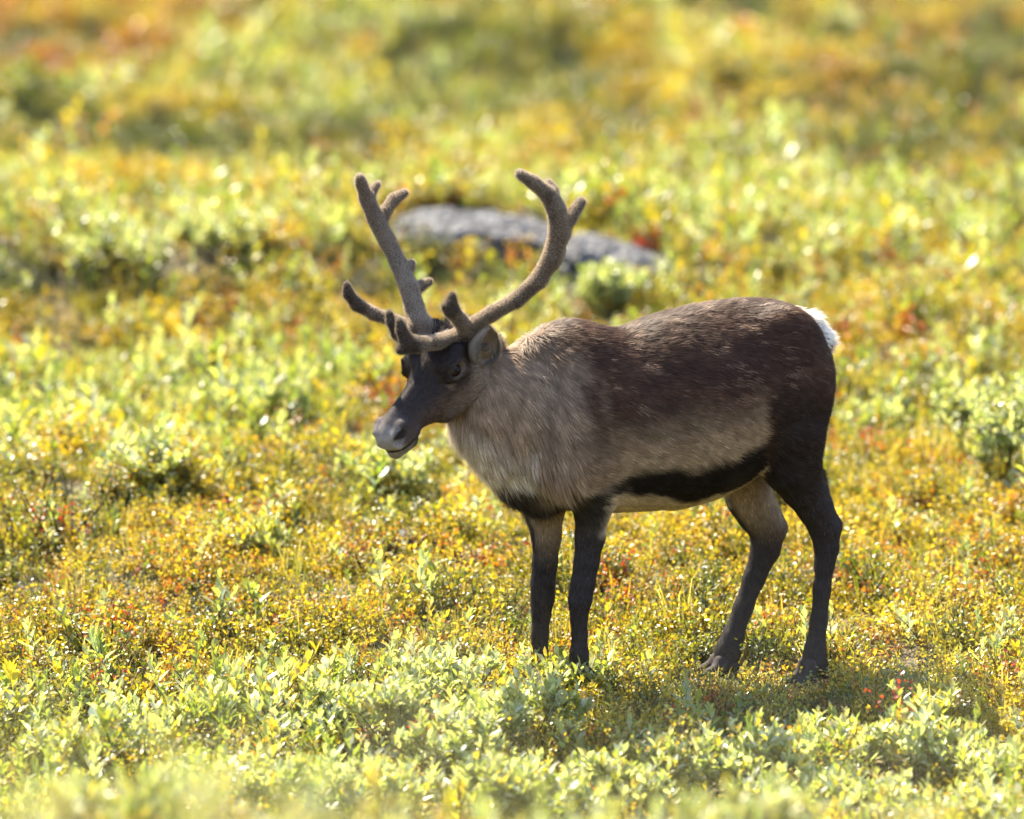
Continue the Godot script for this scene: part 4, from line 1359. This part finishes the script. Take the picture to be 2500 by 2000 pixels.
	for q in range(0, H.idx.size(), 3):
		var a := H.v[H.idx[q]]
		var b := H.v[H.idx[q + 1]]
		var c := H.v[H.idx[q + 2]]
		var area := (b - a).cross(c - a).length() * 0.5
		var cnt := area * 130000.0
		var num := int(cnt) + (1 if rng.randf() < cnt - floorf(cnt) else 0)
		for j in num:
			var u := sqrt(rng.randf())
			var w := rng.randf()
			var p := a * (1.0 - u) + b * (u * (1.0 - w)) + c * (u * w)
			var nr := (H.n[H.idx[q]] * (1.0 - u) + H.n[H.idx[q + 1]] * (u * (1.0 - w)) + H.n[H.idx[q + 2]] * (u * w)).normalized()
			var ed := Vector3((-p.x - 0.126) / 0.028, (p.y - 0.010) / 0.019, 0.0).length()
			if ed < 0.85 and absf(p.z) > 0.05:
				continue
			var col := head_colour(p)
			var back := smooth(-0.40, 0.02, p.x)
			var long := lerpf(0.004, 0.016, back) + 0.008 * smooth(-0.06, -0.12, p.y) * back
			var dir := Vector3(1.0, 0.15 if p.y > 0.0 else -0.35, signf(p.z) * 0.2)
			dir += Vector3(rng.randf_range(-0.2, 0.2), rng.randf_range(-0.25, 0.25), rng.randf_range(-0.2, 0.2))
			var k := rng.randf_range(0.6, 1.5) * (1.0 + 0.5 * n_fine.get_noise_3d(p.x * 7.0, p.y * 7.0, p.z * 7.0))
			face.hair(HO + HB * p, (HB * nr).normalized(), HB * dir, long * rng.randf_range(0.7, 1.3), rng.randf_range(0.0009, 0.0016), 0.22 * rng.randf_range(0.4, 1.6), 0.5, Color(col.r * k, col.g * k, col.b * k))
	# tuft of hair between the antlers
	for i in 700:
		var q := Vector3(rng.randf_range(-0.03, 0.05), 0.04 + rng.randf_range(-0.01, 0.01), rng.randf_range(-0.05, 0.05))
		var k := rng.randf_range(0.7, 1.4)
		var cc := Color(0.05, 0.04, 0.037) if rng.randf() < 0.7 else Color(0.2, 0.15, 0.11)
		face.hair(HO + HB * q, (HB * Vector3(rng.randf_range(-0.4, 0.4), 1, rng.randf_range(-0.4, 0.4))).normalized(), HB * Vector3(1, 0, rng.randf_range(-0.8, 0.8)), rng.randf_range(0.015, 0.034), 0.0014, rng.randf_range(0.3, 0.9), 0.5, Color(cc.r * k, cc.g * k, cc.b * k))
	var coat := put("coat", commit(tuft.v, tuft.c, tuft.idx, tuft.n), m_fur, body)
	tag(coat, "", "", "", "stuff")
	var fh := put("face_hair", commit(face.v, face.c, face.idx, face.n), m_face, body)
	tag(fh, "", "", "", "stuff")

	# --- eyes
	var m_eye := StandardMaterial3D.new()
	m_eye.albedo_color = Color(0.11, 0.065, 0.05)
	m_eye.roughness = 0.14
	m_eye.metallic_specular = 0.32
	var m_pupil := StandardMaterial3D.new()
	m_pupil.albedo_color = Color(0.01, 0.01, 0.012)
	m_pupil.roughness = 0.12
	m_pupil.metallic_specular = 0.32
	for s in [1.0, -1.0]:
		var ball := SphereMesh.new()
		ball.radius = 0.0228
		ball.height = 0.0456
		ball.radial_segments = 40
		ball.rings = 20
		var e := put("eye", ball, m_eye, root)
		e.position = HO + HB * Vector3(-0.127, 0.006, 0.0705 * s)
		var pm := SphereMesh.new()
		pm.radius = 0.010
		pm.height = 0.020
		var pu := put("pupil", pm, m_pupil, e)
		pu.position = HB * Vector3(-0.003, 0.003, 0.0136 * s)

	# --- ears
	for s in [1.0, -1.0]:
		make_ear(root, HO, HB, s)

	# --- antlers in velvet
	var near_bones := [
		[[1108, 832, 0.30, 24], [1142, 804, 0.33, 23], [1200, 766, 0.35, 20], [1262, 731, 0.37, 20.5], [1315, 684, 0.38, 22], [1348, 628, 0.39, 25], [1366, 568, 0.40, 27], [1359, 512, 0.41, 24], [1336, 473, 0.42, 21], [1302, 445, 0.44, 18], [1269, 425, 0.46, 14.5]],
		[[1368, 565, 0.40, 21], [1392, 532, 0.38, 18.5], [1418, 494, 0.36, 15.5]],
		[[1354, 500, 0.41, 19], [1347, 465, 0.39, 16.5], [1340, 449, 0.38, 14]],
		[[1350, 645, 0.38, 17], [1366, 622, 0.36, 14], [1374, 608, 0.35, 9]],
		[[1140, 806, 0.34, 22], [1122, 780, 0.37, 20], [1102, 757, 0.40, 20], [1102, 736, 0.41, 15], [1104, 721, 0.41, 9]],
		[[1102, 758, 0.40, 17], [1085, 749, 0.42, 9]],
		[[1120, 822, 0.32, 22], [1070, 834, 0.38, 19], [1025, 842, 0.42, 20], [996, 836, 0.44, 21], [980, 806, 0.45, 15], [975, 785, 0.45, 10]],
		[[1010, 846, 0.43, 17], [985, 850, 0.445, 16], [974, 856, 0.45, 9]],
	]
	var far_bones := [
		[[1038, 824, 0.25, 25], [1024, 795, 0.235, 28], [1011, 750, 0.19, 25], [1000, 706, 0.15, 24], [974, 645, 0.08, 22], [945, 588, 0.05, 22], [916, 532, 0.03, 21.5], [894, 482, 0.03, 19.5], [881, 446, 0.05, 16], [878, 434, 0.06, 14]],
		[[926, 556, 0.03, 19], [940, 517, 0.0, 17], [962, 487, -0.02, 16.5], [988, 471, -0.03, 13]],
		[[898, 495, 0.03, 16], [906, 470, 0.01, 13.5], [921, 450, 0.0, 11]],
		[[985, 682, 0.11, 15], [1001, 653, 0.09, 12.5], [1006, 642, 0.08, 11]],
		[[1002, 716, 0.13, 20], [1030, 697, 0.11, 14], [1047, 688, 0.10, 12.5]],
		[[1018, 804, 0.20, 19], [965, 785, 0.20, 17], [912, 766, 0.20, 17], [872, 743, 0.21, 18], [850, 717, 0.22, 15], [846, 696, 0.23, 11]],
		[[1040, 830, 0.25, 20], [990, 838, 0.32, 15], [966, 818, 0.36, 13], [954, 785, 0.38, 13], [950, 765, 0.38, 10]],
	]
	# the tines over the brow are darker towards their tips
	for t in [[1104, 730, 0.41, 0.075], [1085, 749, 0.42, 0.05], [978, 800, 0.45, 0.09], [985, 850, 0.445, 0.06], [848, 705, 0.22, 0.085], [870, 742, 0.21, 0.05], [952, 775, 0.38, 0.08]]:
		tine_tips.append([al(t[0], t[1], t[2]), t[3]])
	make_antler(root, near_bones, HO + HB * Vector3(0.002, 0.022, 0.060))
	make_antler(root, far_bones, HO + HB * Vector3(0.002, 0.022, -0.060))

	# --- cloven hooves
	for h in [[1414, 1640, 1668, 0.10, -22], [1316, 1632, 1660, -0.10, -20], [1976, 1622, 1668, 0.10, -34], [1758, 1615, 1640, -0.10, -30]]:
		make_hoof(root, h)

func fuzz(f: Field, density: float, paint: Callable, long: float, lift: float, flow: Vector3) -> ArrayMesh:
	var tuft := Coat.new()
	for q in range(0, f.idx.size(), 3):
		var a := f.v[f.idx[q]]
		var b := f.v[f.idx[q + 1]]
		var c := f.v[f.idx[q + 2]]
		var cnt := (b - a).cross(c - a).length() * 0.5 * density
		var num := int(cnt) + (1 if rng.randf() < cnt - floorf(cnt) else 0)
		for j in num:
			var u := sqrt(rng.randf())
			var w := rng.randf()
			var p := a * (1.0 - u) + b * (u * (1.0 - w)) + c * (u * w)
			var nr := (f.n[f.idx[q]] * (1.0 - u) + f.n[f.idx[q + 1]] * (u * (1.0 - w)) + f.n[f.idx[q + 2]] * (u * w)).normalized()
			var col: Color = paint.call(p)
			var k := rng.randf_range(0.85, 1.17)
			var d := flow + Vector3(rng.randf_range(-0.9, 0.9), rng.randf_range(-0.9, 0.9), rng.randf_range(-0.9, 0.9))
			tuft.hair(p, nr, d, long * rng.randf_range(0.6, 1.3), rng.randf_range(0.0005, 0.0009), lift * rng.randf_range(0.7, 1.25), 0.9, Color(col.r * k, col.g * k, col.b * k))
	return commit(tuft.v, tuft.c, tuft.idx, tuft.n)

var tine_tips := []
func velvet_colour(p: Vector3) -> Color:
	var k := 0.5 + 0.7 * n_mid.get_noise_3d(p.x * 14.0, p.y * 5.0, p.z * 14.0)
	var c := Color(0.050, 0.034, 0.026).lerp(Color(0.135, 0.102, 0.078), clampf(k, 0.0, 1.0))
	var dark := 0.0
	for t in tine_tips:
		dark = maxf(dark, 1.0 - smooth(0.5, 1.0, p.distance_to(t[0]) / t[1]))
	return c.lerp(Color(0.034, 0.022, 0.018), dark * 0.85)

func velvet_tip(p: Vector3) -> Color:
	var c := velvet_colour(p)
	return c.lerp(Color(0.78, 0.68, 0.56), 0.18 + 0.30 * smooth(0.02, 0.06, c.g))

func make_antler(root: Node3D, bones: Array, foot: Vector3) -> void:
	var f := Field.new()
	var lo := Vector3.ONE * 9.0
	var hi := -lo
	var chains := []
	for ch in bones:
		var pts := []
		for b in ch:
			var p := al(b[0], b[1], b[2])
			pts.append([p, maxf(b[3] - 3.8, 8.0) / PX])
			lo = lo.min(p)
			hi = hi.max(p)
		chains.append(pts)
	chains.append([[foot, 0.027], [chains[0][1][0], 0.026]])
	f.setup(lo.min(foot) - Vector3.ONE * 0.05, hi.max(foot) + Vector3.ONE * 0.05, 0.0048)
	for pts in chains:
		f.chain(pts, 0.0035)
	f.polygonize(0.004)
	var c := PackedColorArray()
	for p in f.v:
		c.append(velvet_colour(p))
	var a := put("antler", commit(f.v, c, f.idx, f.n), m_skin, root)
	var z := put("velvet", fuzz(f, 420000.0, velvet_tip, 0.0072, 1.05, Vector3(0, 0.6, 0)), m_velvet, a)
	tag(z, "", "", "", "stuff")

func make_ear(root: Node3D, HO: Vector3, HB: Basis, s: float) -> void:
	var b := al(1160, 886, 0.335) if s > 0.0 else HO + HB * Vector3(-0.004, -0.026, -0.082)
	var tip := al(1206, 790, 0.345) if s > 0.0 else HO + HB * Vector3(0.06, 0.035, -0.175)
	var ax := (tip - b).normalized()
	var long := 0.116
	# the hollow of the ear opens forward and outward
	var open := (Basis(Vector3.UP, deg_to_rad(YAW)).inverse() * Vector3(0.80, -0.1, 0.62)) if s > 0.0 else (HB * Vector3(-0.55, -0.35, -0.75)).normalized()
	open = (open - ax * ax.dot(open)).normalized()
	var sd := ax.cross(open).normalized()
	var v := PackedVector3Array()
	var c := PackedColorArray()
	var idx := PackedInt32Array()
	var U := 14
	var W := 12
	for layer in 2:
		for i in U + 1:
			var u := float(i) / U
			var bw := 0.015 + 0.043 * pow(sin(PI * clampf(u * 0.93 + 0.02, 0.0, 1.0)), 0.75) * (1.0 - 0.25 * u)
			if i == U:
				bw = 0.008
			for j in W + 1:
				var w := (float(j) / W) * 2.0 - 1.0
				var phi := w * lerpf(2.1, 1.25, u)
				var th := 0.0022 * layer * (1.0 - absf(w) * 0.6)
				var R := bw
				var p := b + ax * (long * u - 0.006 * w * w * u) + sd * ((R + th) * sin(phi)) - open * ((R + th) * cos(phi) - R * 0.4)
				v.append(p)
				var rim := smooth(0.82, 1.0, absf(w))
				var cc := Color(0.42, 0.37, 0.30).lerp(Color(0.26, 0.22, 0.18), 0.5 * u)
				if layer == 0:
					cc = Color(0.54, 0.46, 0.37).lerp(Color(0.24, 0.19, 0.15), 0.5 + 0.7 * n_fine.get_noise_2d(u * 0.25, w * 0.9))
					cc = cc.lerp(Color(0.12, 0.095, 0.08), 0.5 * smooth(0.55, 0.0, absf(w)) * smooth(0.75, 0.3, u))
				c.append(cc.lerp(Color(0.06, 0.05, 0.045), 0.6 * rim))
	var row := W + 1
	var lay := row * (U + 1)
	for layer in 2:
		for i in U:
			for j in W:
				var q := layer * lay + i * row + j
				if layer == 0:
					idx.append_array(PackedInt32Array([q, q + row, q + 1, q + 1, q + row, q + row + 1]))
				else:
					idx.append_array(PackedInt32Array([q, q + 1, q + row, q + 1, q + row + 1, q + row]))
	for i in U:
		for e in [0, W]:
			var q: int = i * row + e
			idx.append_array(PackedInt32Array([q, q + lay, q + row, q + row, q + lay, q + lay + row]))
	for j in W:
		var q := U * row + j
		idx.append_array(PackedInt32Array([q, q + 1, q + lay, q + 1, q + lay + 1, q + lay]))
	var f := Field.new()
	f.v = v
	f.idx = idx
	f.n.resize(v.size())
	f.n.fill(Vector3.ZERO)
	for q in range(0, idx.size(), 3):
		var cr := (v[idx[q + 2]] - v[idx[q]]).cross(v[idx[q + 1]] - v[idx[q]])
		for k in 3:
			f.n[idx[q + k]] += cr
	for q in f.n.size():
		f.n[q] = f.n[q].normalized()
	var e := put("ear", commit(v, c, idx, f.n), m_skin, root)
	var paint := func(p: Vector3) -> Color:
		var d := p - b
		var w := absf(atan2(d.dot(sd), -(d.dot(open)) + 0.012)) / 1.6
		var cc := Color(0.42, 0.345, 0.265)
		return cc.lerp(Color(0.08, 0.066, 0.058), 0.7 * smooth(0.85, 1.05, w))
	var z := put("ear_hair", fuzz(f, 240000.0, paint, 0.014, 0.5, ax * 1.2), m_fur, e)
	tag(z, "", "", "", "stuff")

func make_hoof(root: Node3D, h: Array) -> void:
	var f := Field.new()
	var top := bl(h[0], h[1], h[3])
	var low := bl(h[0], h[2], h[3])
	var fw := Vector3(-1, 0, 0)
	f.setup(top - Vector3(0.14, 0.15, 0.08), top + Vector3(0.09, 0.05, 0.08), 0.0055)
	var drop := top.y - low.y
	var down := Vector3(0, -drop, 0)
	for s in [1.0, -1.0]:
		var side := Vector3(0, 0, (0.022 if h[0] > 1500 else 0.016) * s)
		f.chain([[top + side * 0.7, 0.026], [top + down * 0.62 + fw * 0.014 + side, 0.022], [top + down * 0.9 + fw * (0.045 if h[0] > 1500 else 0.028) + side * 1.1, 0.017], [top + down * 1.0 + fw * (0.068 if h[0] > 1500 else 0.042) + side * 0.9, 0.008]], 0.003)
		f.chain([[top + Vector3(0.018, 0, 0) + side * 0.8, 0.018], [top + down * 0.45 + Vector3(0.038, 0, 0) + side * 1.2, 0.013], [top + down * 0.75 + Vector3(0.042, 0, 0) + side * 1.2, 0.006]], 0.003)
	f.polygonize(0.0035)
	var c := PackedColorArray()
	for p in f.v:
		var t := smooth(top.y - drop * 0.25, top.y - drop * 0.75, p.y + 0.008 * n_fine.get_noise_3d(p.x * 5.0, p.y * 5.0, p.z * 5.0))
		c.append(SHANK.lerp(Color(0.035, 0.032, 0.033), t))
	put("hoof", commit(f.v, c, f.idx, f.n), m_skin, root)

func _ready() -> void:
	rng.seed = 20240901
	for a in [[n_big, 0.22, 11], [n_mid, 1.1, 12], [n_fine, 9.0, 13]]:
		a[0].seed = a[2]
		a[0].frequency = a[1]
		a[0].noise_type = FastNoiseLite.TYPE_SIMPLEX_SMOOTH
		a[0].fractal_octaves = 3
	make_camera_and_light()
	make_materials()
	hummocks = [
		# x, z, half width, half depth, height
		[0.0, -8.3, 2.2, 1.3, 0.07], [-1.9, -7.2, 1.3, 1.0, 0.08], [0.75, -7.9, 0.9, 0.8, 0.05],
		[-2.7, -8.7, 0.8, 0.7, 0.13], [1.75, -8.5, 0.8, 0.7, 0.10], [2.9, -8.9, 0.6, 0.6, 0.15], [-0.9, -8.9, 0.5, 0.5, 0.07],
		[-0.2, -7.7, 1.5, 0.6, 0.13], [-1.8, -7.0, 0.9, 0.55, 0.10], [0.87, -0.05, 0.22, 0.22, -0.028],
		[2.0, -5.6, 0.8, 0.9, 0.14], [-1.3, -2.6, 1.4, 0.7, 0.07], [-0.2, 1.35, 0.6, 0.35, 0.05],
		[-2.4, -13.5, 1.5, 1.2, 0.3], [2.2, -16.0, 1.6, 1.3, 0.35], [0.2, -21.0, 2.0, 1.6, 0.4], [-3.0, -24.0, 2.4, 1.6, 0.35],
	]
	make_ground()
	make_rocks()
	make_reindeer()
	make_shrubs()
	make_cover()
